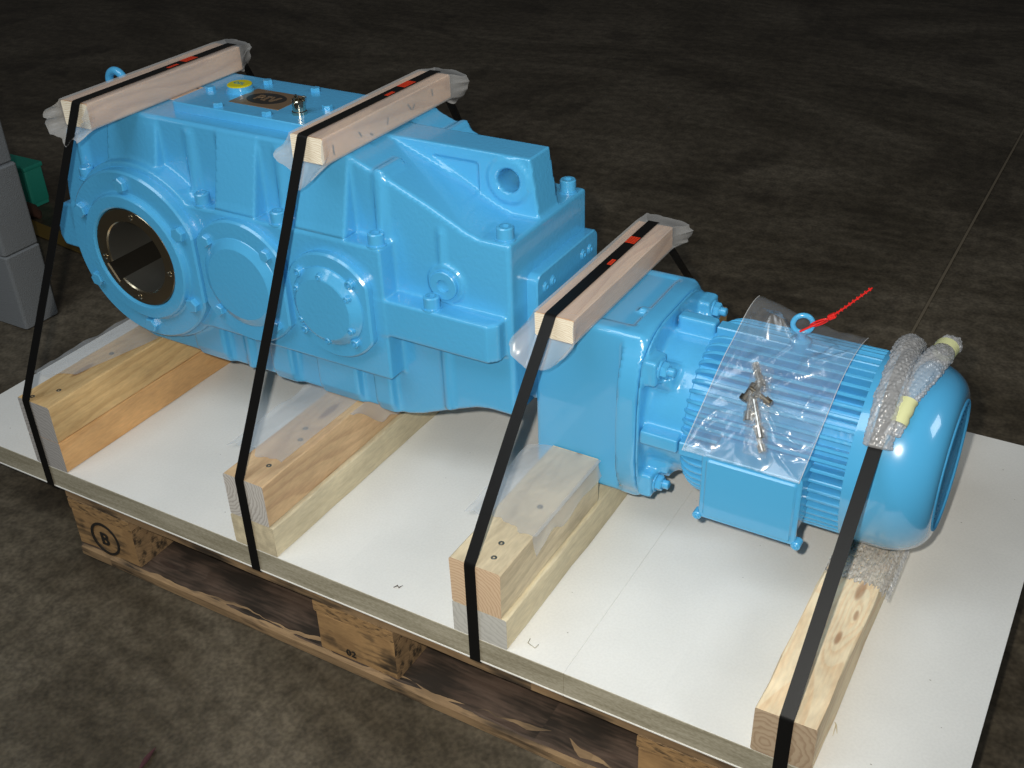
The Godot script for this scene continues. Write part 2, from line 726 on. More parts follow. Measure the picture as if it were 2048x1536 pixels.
func end_image(sd: int, pith: Vector2, dark: Color, light: Color, rings: float, sz := 160) -> ImageTexture:
	var im := Image.create(sz, sz, false, Image.FORMAT_RGB8)
	var wob := noise(sd, 2.5, 3)
	for y in sz:
		for x in sz:
			var p := Vector2(x, y) / sz
			var r := (p - pith).length() * rings + wob.get_noise_2d(p.x, p.y) * 0.7
			var f := r - floorf(r)
			var late := smoothstep(0.35, 0.85, f) * (1.0 - smoothstep(0.9, 1.0, f))
			var g := wob.get_noise_2d(p.x * 30.0, p.y * 30.0) * 0.25
			im.set_pixel(x, y, light.lerp(dark, clampf(late * 0.55 + g, 0.0, 1.0)))
	im.generate_mipmaps()
	return ImageTexture.create_from_image(im)


func wood(called: String, sd: int, dark: Color, light: Color, rings: float, knots := [], grime := 0.0, contrast := 0.3, bend := 1.5):
	var m := mat(called, Color.WHITE, 0.72, 0.0, 0.4)
	m.albedo_texture = wood_image(sd, dark, light, rings, knots, grime, contrast, bend)


func wood_end(called: String, sd: int, pith: Vector2, dark: Color, light: Color, rings: float):
	var m := mat(called, Color.WHITE, 0.85, 0.0, 0.3)
	m.albedo_texture = end_image(sd, pith, dark, light, rings)


func make_materials():
	var p := mat("paint", lin(0.078, 0.40, 0.72), 0.24, 0.0, 0.5)
	relief(p, 11, 0.045, 0.11, 0.026, 3)
	p.clearcoat_enabled = true
	p.clearcoat = 0.6
	p.clearcoat_roughness = 0.06
	var p2 := mat("smooth_paint", lin(0.078, 0.40, 0.72), 0.22, 0.0, 0.5)
	relief(p2, 14, 0.012, 0.12, 0.004, 2)
	p2.clearcoat_enabled = true
	p2.clearcoat = 1.0
	p2.clearcoat_roughness = 0.035
	mat("grille_paint", lin(0.06, 0.33, 0.62), 0.65, 0.0, 0.25)
	mat("bare_steel", lin(0.16, 0.13, 0.085), 0.33, 0.85)
	mat("dark_steel", lin(0.06, 0.055, 0.045), 0.4, 0.8)
	mat("bore_steel", lin(0.17, 0.168, 0.15), 0.4, 0.8)
	mat("bright_lip", lin(0.55, 0.47, 0.33), 0.22, 1.0)
	mat("zinc", lin(0.62, 0.58, 0.46), 0.16, 1.0)
	mat("fitting_steel", lin(0.55, 0.55, 0.53), 0.25, 0.95)
	mat("copper_plate", lin(0.3, 0.2, 0.12), 0.35, 0.6)
	mat("black_print", lin(0.02, 0.018, 0.016), 0.45)
	mat("pale_plate", lin(0.62, 0.45, 0.34), 0.4, 0.2)
	mat("yellow_plastic", lin(0.55, 0.5, 0.01), 0.35)
	mat("teal_print", lin(0.05, 0.2, 0.22), 0.5)
	var st := mat("strap", lin(0.006, 0.006, 0.006), 0.42, 0.0, 0.3)
	relief(st, 5, 0.12, 0.03, 0.01, 2, 128)
	mat("red_print", lin(0.72, 0.045, 0.012), 0.5)
	mat("red_plastic", lin(0.7, 0.02, 0.015), 0.35)
	var wb := mat("white_sheet", lin(0.82, 0.82, 0.805), 0.42, 0.0, 0.4)
	relief(wb, 21, 0.05, 0.1, 0.012, 3)
	wb.albedo_texture = speckle_image()
	wb.uv1_triplanar = true
	wb.uv1_world_triplanar = true
	wb.uv1_scale = Vector3.ONE / 0.5
	var core := mat("board_core", lin(1, 1, 1), 0.85, 0.0, 0.3)
	core.albedo_texture = streak_image(31, lin(0.27, 0.245, 0.175), lin(0.44, 0.41, 0.32))
	core.uv1_triplanar = true
	core.uv1_world_triplanar = true
	core.uv1_scale = Vector3(2.0, 7.0, 2.0)
	var fl := mat("concrete", Color.WHITE, 0.5, 0.0, 0.45)
	fl.albedo_texture = floor_image()
	fl.uv1_triplanar = true
	fl.uv1_world_triplanar = true
	fl.uv1_scale = Vector3.ONE / 2.9
	fl.detail_enabled = true
	fl.detail_albedo = grain_image()
	fl.detail_blend_mode = BaseMaterial3D.BLEND_MODE_MUL
	fl.detail_uv_layer = BaseMaterial3D.DETAIL_UV_2
	fl.uv2_triplanar = true
	fl.uv2_world_triplanar = true
	fl.uv2_scale = Vector3.ONE / 0.53
	mat("floor_yellow", lin(0.15, 0.095, 0.012), 0.6)
	mat("floor_joint", lin(0.16, 0.13, 0.09), 0.8)
	var gr := mat("grey_stone", lin(0.2, 0.215, 0.23), 0.9, 0.0, 0.3)
	relief(gr, 41, 0.10, 0.10, 0.09, 4)
	mat("teal_box", lin(0.015, 0.27, 0.2), 0.6)
	mat("brown_lump", lin(0.07, 0.03, 0.018), 0.7)
	# timber
	wood("pine_yellow", 101, Color(0.64, 0.49, 0.31), Color(0.82, 0.69, 0.49), 9.0, [Vector2(0.12, 0.1), Vector2(0.3, 0.82), Vector2(0.62, 0.16)])
	wood("pine_orange", 108, Color(0.70, 0.50, 0.29), Color(0.82, 0.65, 0.45), 5.0, [], 0.0, 0.2)
	wood("pine_rose", 115, Color(0.62, 0.48, 0.37), Color(0.79, 0.67, 0.52), 10.0, [Vector2(0.22, 0.12), Vector2(0.5, 0.85)])
	wood("pine_pale", 122, Color(0.70, 0.64, 0.52), Color(0.82, 0.775, 0.66), 12.0, [], 0.0, 0.2)
	wood("pine_grey", 129, Color(0.64, 0.58, 0.48), Color(0.82, 0.76, 0.64), 9.0, [Vector2(0.33, 0.14), Vector2(0.2, 0.62), Vector2(0.7, 0.4)])
	wood("pine_fresh", 136, Color(0.85, 0.66, 0.47), Color(0.93, 0.86, 0.73), 10.0, [Vector3(0.275, 0.175, 0.85), Vector3(0.222, 0.20, 0.42), Vector3(0.168, 0.172, 0.55)], 0.0, 0.3, 2.6)
	wood("bar_wood", 143, Color(0.66, 0.47, 0.33), Color(0.85, 0.70, 0.56), 7.0, [Vector2(0.3, 0.2)], 0.0, 0.36)
	wood("pallet_wood", 150, Color(0.40, 0.32, 0.235), Color(0.58, 0.48, 0.36), 11.0, [Vector2(0.3, 0.3), Vector2(0.7, 0.6)], 0.22)
	wood("pallet_dirty", 157, Color(0.2, 0.15, 0.12), Color(0.36, 0.30, 0.26), 9.0, [Vector2(0.2, 0.5)], 0.62)
	wood("pallet_block_wood", 164, Color(0.49, 0.38, 0.26), Color(0.65, 0.52, 0.36), 6.0, [], 0.14)
	wood_end("end_grey", 171, Vector2(0.35, 1.3), Color(0.55, 0.54, 0.53), Color(0.70, 0.69, 0.68), 11.0)
	wood_end("end_rings", 178, Vector2(-0.15, 0.35), Color(0.6, 0.57, 0.55), Color(0.8, 0.79, 0.77), 14.0)
	wood_end("end_warm", 185, Vector2(0.15, 1.05), Color(0.72, 0.58, 0.47), Color(0.85, 0.75, 0.63), 15.0)
	wood_end("end_pale", 192, Vector2(1.6, -0.5), Color(0.68, 0.68, 0.66), Color(0.78, 0.78, 0.76), 8.0)
	wood_end("end_taupe", 199, Vector2(0.25, 0.7), Color(0.6, 0.5, 0.41), Color(0.74, 0.66, 0.56), 9.0)
	wood_end("end_bright", 206, Vector2(0.3, 1.9), Color(0.78, 0.70, 0.58), Color(0.94, 0.91, 0.84), 12.0)
	mat("screw_steel", lin(0.2, 0.19, 0.16), 0.4, 0.8)
	mat("pencil", lin(0.05, 0.05, 0.05), 0.8)
	# plastics
	var film := mat("milky_film", Color(lin(0.66, 0.68, 0.7), 0.34), 0.34, 0.0, 0.5)
	film.transparency = BaseMaterial3D.TRANSPARENCY_ALPHA
	film.cull_mode = BaseMaterial3D.CULL_DISABLED
	var film2 := mat("sleeve_film", Color(lin(0.74, 0.74, 0.74), 0.36), 0.27, 0.0, 0.8)
	film2.transparency = BaseMaterial3D.TRANSPARENCY_ALPHA
	film2.cull_mode = BaseMaterial3D.CULL_DISABLED
	var bag := mat("clear_bag", Color(lin(0.7, 0.7, 0.7), 0.065), 0.21, 0.0, 1.0)
	bag.transparency = BaseMaterial3D.TRANSPARENCY_ALPHA
	bag.cull_mode = BaseMaterial3D.CULL_DISABLED
	var bub := mat("bubble_film", Color(lin(0.62, 0.63, 0.65), 0.42), 0.2, 0.0, 1.0)
	bub.transparency = BaseMaterial3D.TRANSPARENCY_ALPHA
	bub.cull_mode = BaseMaterial3D.CULL_DISABLED
	mat("masking_tape", lin(0.62, 0.64, 0.34), 0.6)
	mat("leaf_red", lin(0.06, 0.018, 0.022), 0.7)


func speckle_image() -> ImageTexture:
	var im := Image.create(512, 512, false, Image.FORMAT_RGB8)
	var a := noise(51, 0.006, 3)
	var b := noise(52, 0.2, 2)
	for y in 512:
		for x in 512:
			var g := 0.985 + a.get_noise_2d(x, y) * 0.02 + b.get_noise_2d(x, y) * 0.02
			im.set_pixel(x, y, Color(g, g, g * 0.995))
	rng.seed = 99
	for i in 9:
		var px := rng.randi_range(4, 500)
		var py := rng.randi_range(4, 500)
		im.set_pixel(px, py, Color(0.5, 0.48, 0.45))
		if i % 3 == 0:
			im.set_pixel(px + 1, py, Color(0.55, 0.53, 0.5))
	return ImageTexture.create_from_image(im)


func streak_image(sd: int, d: Color, l: Color) -> ImageTexture:
	var im := Image.create(256, 256, false, Image.FORMAT_RGB8)
	var a := noise(sd, 0.02, 4)
	var b := noise(sd + 1, 0.25, 2)
	for y in 256:
		for x in 256:
			im.set_pixel(x, y, d.lerp(l, clampf(0.55 + a.get_noise_2d(x * 0.5, y * 2.0) * 0.8 + b.get_noise_2d(x, y * 0.7) * 0.5, 0, 1)))
	return ImageTexture.create_from_image(im)


func floor_image() -> ImageTexture:
	# worn, stained concrete: broad patches, drawn-out scuffs, dark drips
	var s := 768
	var im := Image.create(s, s, false, Image.FORMAT_RGB8)
	var a := noise(61, 1.0, 5)
	var b := noise(62, 1.0, 4)
	var c := noise(63, 1.0, 3)
	for y in s:
		for x in s:
			# seamless: walk on two circles
			var u := TAU * x / s
			var v := TAU * y / s
			var p := Vector3(cos(u), sin(u), cos(v)) * 0.75
			var q := sin(v) * 0.75
			var n := a.get_noise_3d(p.x + q * 1.7, p.y - q, p.z + q * 0.6)
			var n2 := b.get_noise_3d(p.x * 1.5 + q * 3.0, p.y * 1.5, p.z * 3.4 + q * 4.4)
			var n3 := c.get_noise_3d(p.x * 3.0 + q * 14.0, p.y * 3.0, p.z * 14.0 + q * 6.0)
			var n4 := b.get_noise_3d(p.x * 16.0 + q * 19.0, p.y * 16.0 + 9.0, p.z * 12.0)
			var g := clampf(0.52 + n * 0.6 + n2 * 0.22 + n3 * 0.26 + n4 * 0.18, 0.0, 1.0)
			var col := Color(0.28, 0.25, 0.20).lerp(Color(0.475, 0.438, 0.378), g)
			# brown and blackish stains with their own edges
			var st := smoothstep(0.16, 0.5, a.get_noise_3d(p.x * 1.9 + 20.0, p.y * 1.9 + q, p.z * 1.9 + q * 2.0))
			col = col.lerp(Color(0.20, 0.175, 0.14), st * 0.42)
			im.set_pixel(x, y, col)
	im.generate_mipmaps()
	return ImageTexture.create_from_image(im)


func grain_image() -> ImageTexture:
	var s := 384
	var im := Image.create(s, s, false, Image.FORMAT_RGB8)
	var a := noise(71, 0.03, 4)
	var img := a.get_seamless_image(s, s)
	var b := noise(72, 0.13, 3).get_seamless_image(s, s)
	for y in s:
		for x in s:
			var g := 0.86 + (img.get_pixel(x, y).r - 0.5) * 0.28 + (b.get_pixel(x, y).r - 0.5) * 0.3
			im.set_pixel(x, y, Color(clampf(g, 0, 1), clampf(g, 0, 1), clampf(g, 0, 1)))
	im.generate_mipmaps()
	return ImageTexture.create_from_image(im)

# ---------------------------------------------------------------- ground and pallet

func structure(o):
	o.set_meta("kind", "structure")
	return o


func build_floor():
	var m := MB.new()
	var s := 30.0
	m.flat(Vector3(-s, FLOOR_Y, -s), Vector3(s, FLOOR_Y, -s), Vector3(s, FLOOR_Y, s), Vector3(-s, FLOOR_Y, s), Vector3.UP)
	var f = piece("floor", m.mesh(), M.concrete, self)
	structure(f)
	f.set_meta("label", "dark stained concrete floor of the hall")
	var l := MB.new()
	var y := FLOOR_Y + 0.003
	var a := Vector3(-1.9, y, -1.005)
	var b := Vector3(0.3, y, -0.70)
	var d := Vector3(-0.004, 0, 0.026)
	l.flat(a - d, b - d, b + d, a + d, Vector3.UP)
	var yl = piece("floor_line", l.mesh(), M.floor_yellow, self)
	structure(yl)
	yl.set_meta("label", "yellow line painted on the floor behind the gear motor")
	var j := MB.new()
	j.flat(Vector3(1.004, y, -1.1), Vector3(1.010, y, -1.1), Vector3(1.014, y, -7.0), Vector3(1.008, y, -7.0), Vector3.UP)
	var jo = piece("floor_joint", j.mesh(), M.floor_joint, self)
	structure(jo)
	jo.set_meta("label", "thin filled joint running away across the floor")


func timber(lo: Vector3, hi: Vector3, axis: String, sd: int, rough := 0.0006, v0 := 0.0, scale := 0.9, corner := 0.0018) -> ArrayMesh:
	# sawn timber along x or z: surface 0 the faces, surface 1 the ends
	var n := noise(sd, 14.0, 2)
	var L := hi.z - lo.z if axis == "z" else hi.x - lo.x
	var W := hi.x - lo.x if axis == "z" else hi.z - lo.z
	var H := hi.y - lo.y
	var c := corner
	# clockwise from the top left: top, right, bottom, left
	var sec := [Vector2(c, H), Vector2(W - c, H), Vector2(W, H - c), Vector2(W, c), Vector2(W - c, 0), Vector2(c, 0), Vector2(0, c), Vector2(0, H - c)]
	var per := 2.0 * (W + H)
	var along := [0.0]
	for i in 8:
		along.append(along[i] + sec[i].distance_to(sec[(i + 1) % 8]))
	var seg := maxi(4, int(L / 0.045))
	var place := func(p: Vector2, s: float) -> Vector3:
		if axis == "z":
			return Vector3(lo.x + p.x, lo.y + p.y, hi.z - s)
		return Vector3(lo.x + s, lo.y + p.y, lo.z + W - p.x)
	var rings := []
	for i in seg + 1:
		var s := L * i / seg
		var ring := []
		for q in 8:
			var p: Vector2 = sec[q]
			var j := Vector2(n.get_noise_2d(s * 3.0 + q * 9.0, sd), n.get_noise_2d(s * 3.0, sd + q * 7.0)) * rough * 2.0
			if p.y < H * 0.3:
				j.y = absf(j.y) * 0.2
			ring.append(place.call(p + j, s))
		rings.append(ring)
	var m := MB.new()
	var ctr := (lo + hi) / 2.0
	for i in seg:
		for q in 8:
			var r := (q + 1) % 8
			var a: Vector3 = rings[i][q]; var b: Vector3 = rings[i][r]; var d: Vector3 = rings[i + 1][r]; var e: Vector3 = rings[i + 1][q]
			var out := (a + b + d + e) / 4.0 - ctr
			if axis == "z": out.z = 0
			else: out.x = 0
			var ua := L * i / seg / scale
			var ub := L * (i + 1) / seg / scale
			var va: float = along[q] / per + v0
			var vb: float = along[q + 1] / per + v0
			m.flat(a, b, d, e, out, Vector2(ua, va), Vector2(ua, vb), Vector2(ub, vb), Vector2(ub, va))
	var en := MB.new()
	for k in 2:
		var ring: Array = rings[0 if k == 0 else seg]
		var cc := Vector3.ZERO
		for p in ring:
			cc += p / 8.0
		var out := Vector3(0, 0, 1 if k == 0 else -1) if axis == "z" else Vector3(-1 if k == 0 else 1, 0, 0)
		for q in 8:
			var r := (q + 1) % 8
			var uv := func(z: Vector2) -> Vector2: return Vector2(z.x / W, 1.0 - z.y / H)
			en.tri(cc, ring[q], ring[r], out, out, out, Vector2(0.5, 0.5), uv.call(sec[q]), uv.call(sec[r]))
	return joined([m, en])


func build_pallet():
	var px := -0.075
	var pz := -0.005
	var y := -0.0412
	var o = thing("euro_pallet", "worn stained wooden pallet under the white board", "pallet", Vector3(px + 0.6, FLOOR_Y, pz - 0.4))
	# deck
	var z := 0.0
	for w in [0.145, 0.1, 0.145, 0.1, 0.145]:
		piece("deck_board", timber(Vector3(px, y - 0.022, pz - z - w), Vector3(px + 1.2, y, pz - z), "x", 300 + int(z * 1000), 0.001, 0.13 * z * 10.0), [M.pallet_wood, M.pallet_wood], o)
		z += w + 0.04125
	for k in 3:
		var x := px + k * 0.5275
		piece("stringer_board", timber(Vector3(x, y - 0.0442, pz - 0.8), Vector3(x + 0.145, y - 0.0224, pz), "z", 310 + k, 0.0012, 0.3 * k), [M.pallet_wood, M.pallet_block_wood], o)
		for r in 3:
			var zb: float = [0.0, 0.3275, 0.7][r]
			var dz: float = [0.1, 0.145, 0.1][r]
			var b = piece("pallet_block", timber(Vector3(x + 0.002, y - 0.1224, pz - zb - dz), Vector3(x + 0.143, y - 0.0446, pz - zb - 0.002), "x", 320 + k * 3 + r, 0.0012, 0.21 * k, 0.6, 0.003), [M.pallet_block_wood, M.pallet_wood], o)
			if r == 0 and k == 0:
				# branded ring with a letter in it
				var s := MB.new()
				s.xf = Transform3D(Basis(), Vector3(x + 0.07, y - 0.088, pz - 0.0006))
				lathe(s, [Vector2(0.0335, -0.002), Vector2(0.0335, 0.0), Vector2(0.0285, 0.0), Vector2(0.0285, -0.002)], 40)
				piece("brand_ring", s.mesh(), M.black_print, b)
				writing("B", 0.036, Transform3D(Basis().scaled(Vector3(1.0, 1.0, 1.0)), Vector3(x + 0.07, y - 0.088, pz - 0.0006)), M.black_print, b, "brand_letter")
			elif r == 0 and k == 1:
				writing("02", 0.017, Transform3D(Basis(), Vector3(x + 0.06, y - 0.106, pz - 0.0006)), M.black_print, b, "brand_letter")
	z = 0.0
	for w in [[0.0, 0.1], [0.3275, 0.145], [0.7, 0.1]]:
		piece("bottom_board", timber(Vector3(px, FLOOR_Y + 0.0004, pz - w[0] - w[1]), Vector3(px + 1.2, y - 0.1228, pz - w[0]), "x", 340 + int(w[0] * 100), 0.0016, 0.4, 0.9, 0.006), [M.pallet_dirty, M.pallet_wood], o)
	# the worn, paler front edge of the bottom board, splintered back unevenly
	var nn := noise(33, 9.0, 4)
	for q in [[0.004, 1.192]]:
		var m := MB.new()
		var st := 170
		var yt := y - 0.1226
		for i in st:
			var xa: float = px + q[0] + q[1] * i / st
			var xb: float = px + q[0] + q[1] * (i + 1) / st
			var da := clampf(0.010 + nn.get_noise_1d(xa * 0.5) * 0.030, 0.0012, 0.03)
			var db := clampf(0.010 + nn.get_noise_1d(xb * 0.5) * 0.030, 0.0012, 0.03)
			var a := Vector3(xa, yt + 0.0004, pz - da)
			var b := Vector3(xb, yt + 0.0004, pz - db)
			var c := Vector3(xb, yt - 0.004, pz + 0.0036)
			var d := Vector3(xa, yt - 0.004, pz + 0.0036)
			var low := Vector3(0, FLOOR_Y + 0.002 - d.y, 0)
			var u0 := xa * 1.1
			var u1 := xb * 1.1
			m.flat(a, b, c, d, Vector3(0, 1, 0.4), Vector2(u0, 0.1), Vector2(u1, 0.1), Vector2(u1, 0.16), Vector2(u0, 0.16))
			m.flat(d, c, c + low, d + low, Vector3(0, 0, 1), Vector2(u0, 0.16), Vector2(u1, 0.16), Vector2(u1, 0.23), Vector2(u0, 0.23))
		piece("worn_edge", m.mesh(), M.pallet_wood, o)


func writing(text: String, size: float, at: Transform3D, material, parent, called: String):
	var t := TextMesh.new()
	var f := SystemFont.new()
	f.font_names = PackedStringArray(["Droid Sans"])
	f.font_weight = 700
	t.font = f
	t.text = text
	t.font_size = 32
	t.pixel_size = size / 32.0
	t.depth = 0.0012
	var o := MeshInstance3D.new()
	o.name = numbered(parent, called)
	o.mesh = t
	o.material_override = material
	parent.add_child(o, true)
	o.transform = Transform3D(at.basis, at.origin - parent_origin(parent))
	return o


func build_board():
	var o = thing("packing_board", "thick white faced board with raw grey edges lying on the pallet", "board", Vector3(0.5, -0.041, -0.4))
	var x0 := -0.352
	var x1 := 1.3598
	var xs := 0.8765
	for k in 2:
		var a := x0 if k == 0 else xs + 0.00012
		var b := xs - 0.00012 if k == 0 else x1
		var c := MB.new()
		block(c, Vector3(a, -0.0388, -0.792), Vector3(b, -0.0012, 0.0), 0.0004)
		var pan = piece("board_panel", c.mesh(), M.board_core, o)
		var t := MB.new()
		block(t, Vector3(a, -0.0012, -0.792), Vector3(b, 0.0, -0.0006), 0.0002)
		piece("white_top_sheet", t.mesh(), M.white_sheet, pan)
		var u := MB.new()
		block(u, Vector3(a, -0.0406, -0.792), Vector3(b, -0.0388, 0.0012), 0.0002)
		piece("white_under_sheet", u.mesh(), M.white_sheet, pan)


func screw(parent, at: Vector3, r := 0.0042):
	var m := MB.new()
	m.xf = facing("y", at)
	lathe(m, [Vector2(r, -0.002), Vector2(r, 0.0004), Vector2(r * 0.8, 0.001), Vector2(r * 0.42, 0.0008), Vector2(r * 0.3, -0.0012), Vector2(0, -0.0012)], 14)
	piece("screw", m.mesh(), M.screw_steel, parent)


func build_supports():
	var g := "timber supports across the board"
	var H := 0.1285
	var zb := -0.792
	var o = thing("timber_support", "yellowed two-layer timber support with orange lower half, under the bored end of the gearbox", "timber support", Vector3(-0.082, 0, -0.4), g)
	piece("upper_block", timber(Vector3(-0.118, 0.0596, zb), Vector3(-0.0455, H, 0.0), "z", 401, 0.0008), [M.pine_yellow, M.end_grey], o)
	piece("lower_block", timber(Vector3(-0.118, 0.0004, zb), Vector3(-0.0448, 0.0588, -0.0004), "z", 402, 0.0008), [M.pine_orange, M.end_grey], o)
	for p in [Vector2(-0.072, -0.045), Vector2(-0.096, -0.012), Vector2(-0.085, -0.17)]:
		screw(o, Vector3(p.x, H, p.y))
	o = thing("timber_support", "rose stained timber on a paler block, ringed end grain, under the middle of the gearbox", "timber support", Vector3(0.36, 0, -0.4), g)
	piece("upper_block", timber(Vector3(0.3223, 0.0551, zb), Vector3(0.3961, H, 0.0), "z", 403, 0.0009), [M.pine_rose, M.end_rings], o)
	piece("lower_block", timber(Vector3(0.3212, 0.0004, zb), Vector3(0.402, 0.0543, -0.0004), "z", 404, 0.0008, 0.05), [M.pine_pale, M.pine_pale], o)
	for p in [Vector2(0.371, -0.045), Vector2(0.358, -0.145), Vector2(0.37, -0.118)]:
		screw(o, Vector3(p.x, H, p.y))
	o = thing("timber_support", "greyish knotty timber in two layers, under the square lantern before the motor", "timber support", Vector3(0.75, 0, -0.4), g)
	piece("upper_block", timber(Vector3(0.7108, 0.0530, -0.281), Vector3(0.7869, H, 0.0), "z", 405, 0.0008), [M.pine_grey, M.end_warm], o)
	piece("upper_block", timber(Vector3(0.7108, 0.0530, zb), Vector3(0.7869, H, -0.50), "z", 407, 0.0008), [M.pine_yellow, M.end_warm], o)
	piece("lower_block", timber(Vector3(0.7093, 0.0004, zb), Vector3(0.7923, 0.0522, -0.0004), "z", 406, 0.0008, 0.5), [M.pine_pale, M.end_pale], o)
	for p in [Vector2(0.757, -0.055), Vector2(0.763, -0.026), Vector2(0.765, -0.145)]:
		screw(o, Vector3(p.x, H, p.y))
	o = thing("timber_support", "low fresh pine timber with knots, under the motor's fan cover", "timber support", Vector3(1.164, 0, -0.4), g)
	piece("single_block", timber(Vector3(1.1273, 0.0004, zb), Vector3(1.2007, 0.072, 0.0), "z", 408, 0.0012), [M.pine_fresh, M.end_taupe], o)

# ---------------------------------------------------------------- the gear motor

func pv(list) -> PackedVector2Array:
	var out := PackedVector2Array()
	for i in range(0, list.size(), 2):
		out.append(Vector2(list[i], list[i + 1]))
	return out


func housing_prims() -> Array:
	var P := []
	# body outline: rounded left end, flat top, long slope to the square block, arched underside
	var body := pv([-0.060, 0.1285, 0.452, 0.1285, 0.479, 0.131, 0.505, 0.139, 0.556, 0.161, 0.604, 0.180, 0.627, 0.184, 0.67, 0.184,
		0.67, 0.4546, 0.622, 0.4546, 0.600, 0.461, 0.541, 0.489, 0.482, 0.513, 0.431, 0.532, 0.404, 0.542, -0.090, 0.542,
		-0.130, 0.525, -0.163, 0.488, -0.184, 0.432, -0.196, 0.375, -0.200, 0.315, -0.192, 0.255, -0.165, 0.196, -0.120, 0.150])
	var b := prp(2, body, Vector3.ZERO, Vector3(0, 0, 0.1118), 0.006, 0.0)
	P.append(b)
	# the flange that carries the bearing covers
	var fl := pv([0.0, 0.2105, 0.4798, 0.2105, 0.4798, 0.286, 0.4798, 0.345, 0.4798, 0.4235, 0.0, 0.4235])
	P.append(prp(2, fl, Vector3.ZERO, Vector3(0, 0, 0.145), 0.0025, 0.006))
	P.append(pr(1, Vector3(0.007, 0.32, 0), Vector3(0.152, 0, 0.145), 0.003, 0.006))
	# the lower step with its cut corner
	P.append(prp(7, pv([0.44, 0.05, 0.6605, 0.05, 0.6605, 0.1330, 0.6485, 0.145, 0.44, 0.145]), Vector3(0, 0.3155, 0), Vector3(0, 0.0295, 0), 0.0022, 0.004))
	# pads that run down from the top edge to the flange above each bearing
	var pad := pv([0.06, 0.425, 0.143, 0.425, 0.138, 0.439, 0.1155, 0.527, 0.111, 0.5385, 0.06, 0.5385])
	for x in [[-0.052, 0.055], [0.174, 0.253], [0.328, 0.418]]:
		P.append(prp(3, pad, Vector3((x[0] + x[1]) / 2.0, 0, 0), Vector3((x[1] - x[0]) / 2.0, 0, 0), 0.0022, 0.004))
	# slim ribs between the pads
	var rib := pv([0.06, 0.42, 0.126, 0.42, 0.122, 0.44, 0.113, 0.526, 0.06, 0.526])
	for x in [-0.127, 0.117, 0.292, 0.466]:
		P.append(prp(3, rib, Vector3(x, 0, 0), Vector3(0.007, 0, 0), 0.005, 0.010))
	var rib2 := pv([0.06, 0.40, 0.116, 0.40, 0.115, 0.452, 0.104, 0.472, 0.06, 0.472])
	P.append(prp(3, rib2, Vector3(0.562, 0, 0), Vector3(0.0048, 0, 0), 0.004, 0.006))
	# lower wall: pads and ribs down to the foot
	var low := pv([0.06, 0.131, 0.118, 0.131, 0.126, 0.15, 0.128, 0.225, 0.06, 0.225])
	for x in [[0.055, 0.125], [0.222, 0.268], [0.318, 0.398], [0.428, 0.462]]:
		P.append(prp(3, low, Vector3((x[0] + x[1]) / 2.0, 0, 0), Vector3((x[1] - x[0]) / 2.0, 0, 0), 0.005, 0.008))
	var low2 := pv([0.06, 0.166, 0.117, 0.166, 0.117, 0.30, 0.06, 0.30])
	P.append(prp(3, low2, Vector3(0.557, 0, 0), Vector3(0.0055, 0, 0), 0.004, 0.008))
	P.append(prp(3, pv([0.06, 0.13, 0.116, 0.13, 0.116, 0.22, 0.06, 0.22]), Vector3(0.166, 0, 0), Vector3(0.006, 0, 0), 0.004, 0.008))
	# torque lug at the left end
	P.append(prp(2, pv([-0.150, 0.262, -0.200, 0.268, -0.236, 0.270, -0.243, 0.285, -0.240, 0.335, -0.222, 0.349, -0.150, 0.360]), Vector3.ZERO, Vector3(0, 0, 0.112), 0.004, 0.006))
	# boss for the oil level plug
	P.append(pr(1, Vector3(0.5665, 0.377, 0.10), Vector3(0.029, 0, 0.0165), 0.002, 0.004))
	# lifting lug on the slope: not quite in the middle plane
	var lug := pv([0.400, 0.530, 0.420, 0.5385, 0.650, 0.5385, 0.663, 0.452, 0.640, 0.440, 0.50, 0.47, 0.40, 0.50])
	P.append(prp(2, lug, Vector3(0, 0, -0.369), Vector3(0, 0, 0.029), 0.002, 0.005, false))
	P.append(pr(1, Vector3(0.616, 0.5025, -0.369), Vector3(0.0335, 0, 0.0318), 0.001, 0.0, false))
	P.append(pr(1, Vector3(0.616, 0.5025, -0.369), Vector3(0.0168, 0, 0.06), 0.0, 0.0, false, true))
	P.append(prp(2, pv([0.488, 0.520, 0.567, 0.5205, 0.567, 0.478, 0.556, 0.483]), Vector3(0, 0, -0.338), Vector3(0, 0, 0.006), 0.0, 0.003, false, true))
	# bore for the hollow shaft
	P.append(pr(1, Vector3(0.007, 0.32, 0), Vector3(0.0835, 0, 0.3), 0.0, 0.0, true, true))
	return P


func build_gear_motor():
	var o = thing("gear_motor", "light blue painted gearbox with flanged electric motor, strapped down on timber supports", "gear motor", Vector3(0.45, 0.1285, -0.36))
	var P = M.paint
	var body = piece("gear_housing", cast(housing_prims(), Vector3(-0.26, 0.112, -0.520), Vector3(0.69, 0.556, -0.200), 0.0039, ZC), P, o)
	gear_covers(o)
	gear_top(o)
	# housing screws
	for q in [[0.142, 0.4235, -0.228], [-0.108, 0.4235, -0.228], [0.466, 0.4235, -0.2275], [0.292, 0.4235, -0.226], [0.653, 0.4546, -0.265], [0.652, 0.4546, -0.446], [0.552, 0.345, -0.2275]]:
		piece("cap_screw", cap_screw("y", Vector3(q[0], q[1], q[2]), 0.0118, 0.0185), P, body)
	var pl := MB.new()
	pl.xf = Transform3D(Basis(), Vector3(0.5665, 0.377, -0.2420))
	lathe(pl, [Vector2(0.0215, -0.002), Vector2(0.0215, 0.005), Vector2(0.0205, 0.006), Vector2(0.010, 0.006), Vector2(0.0085, 0.001), Vector2(0.0, 0.0005)], 30)
	piece("oil_plug", pl.mesh(), P, body)
	build_motor(o)


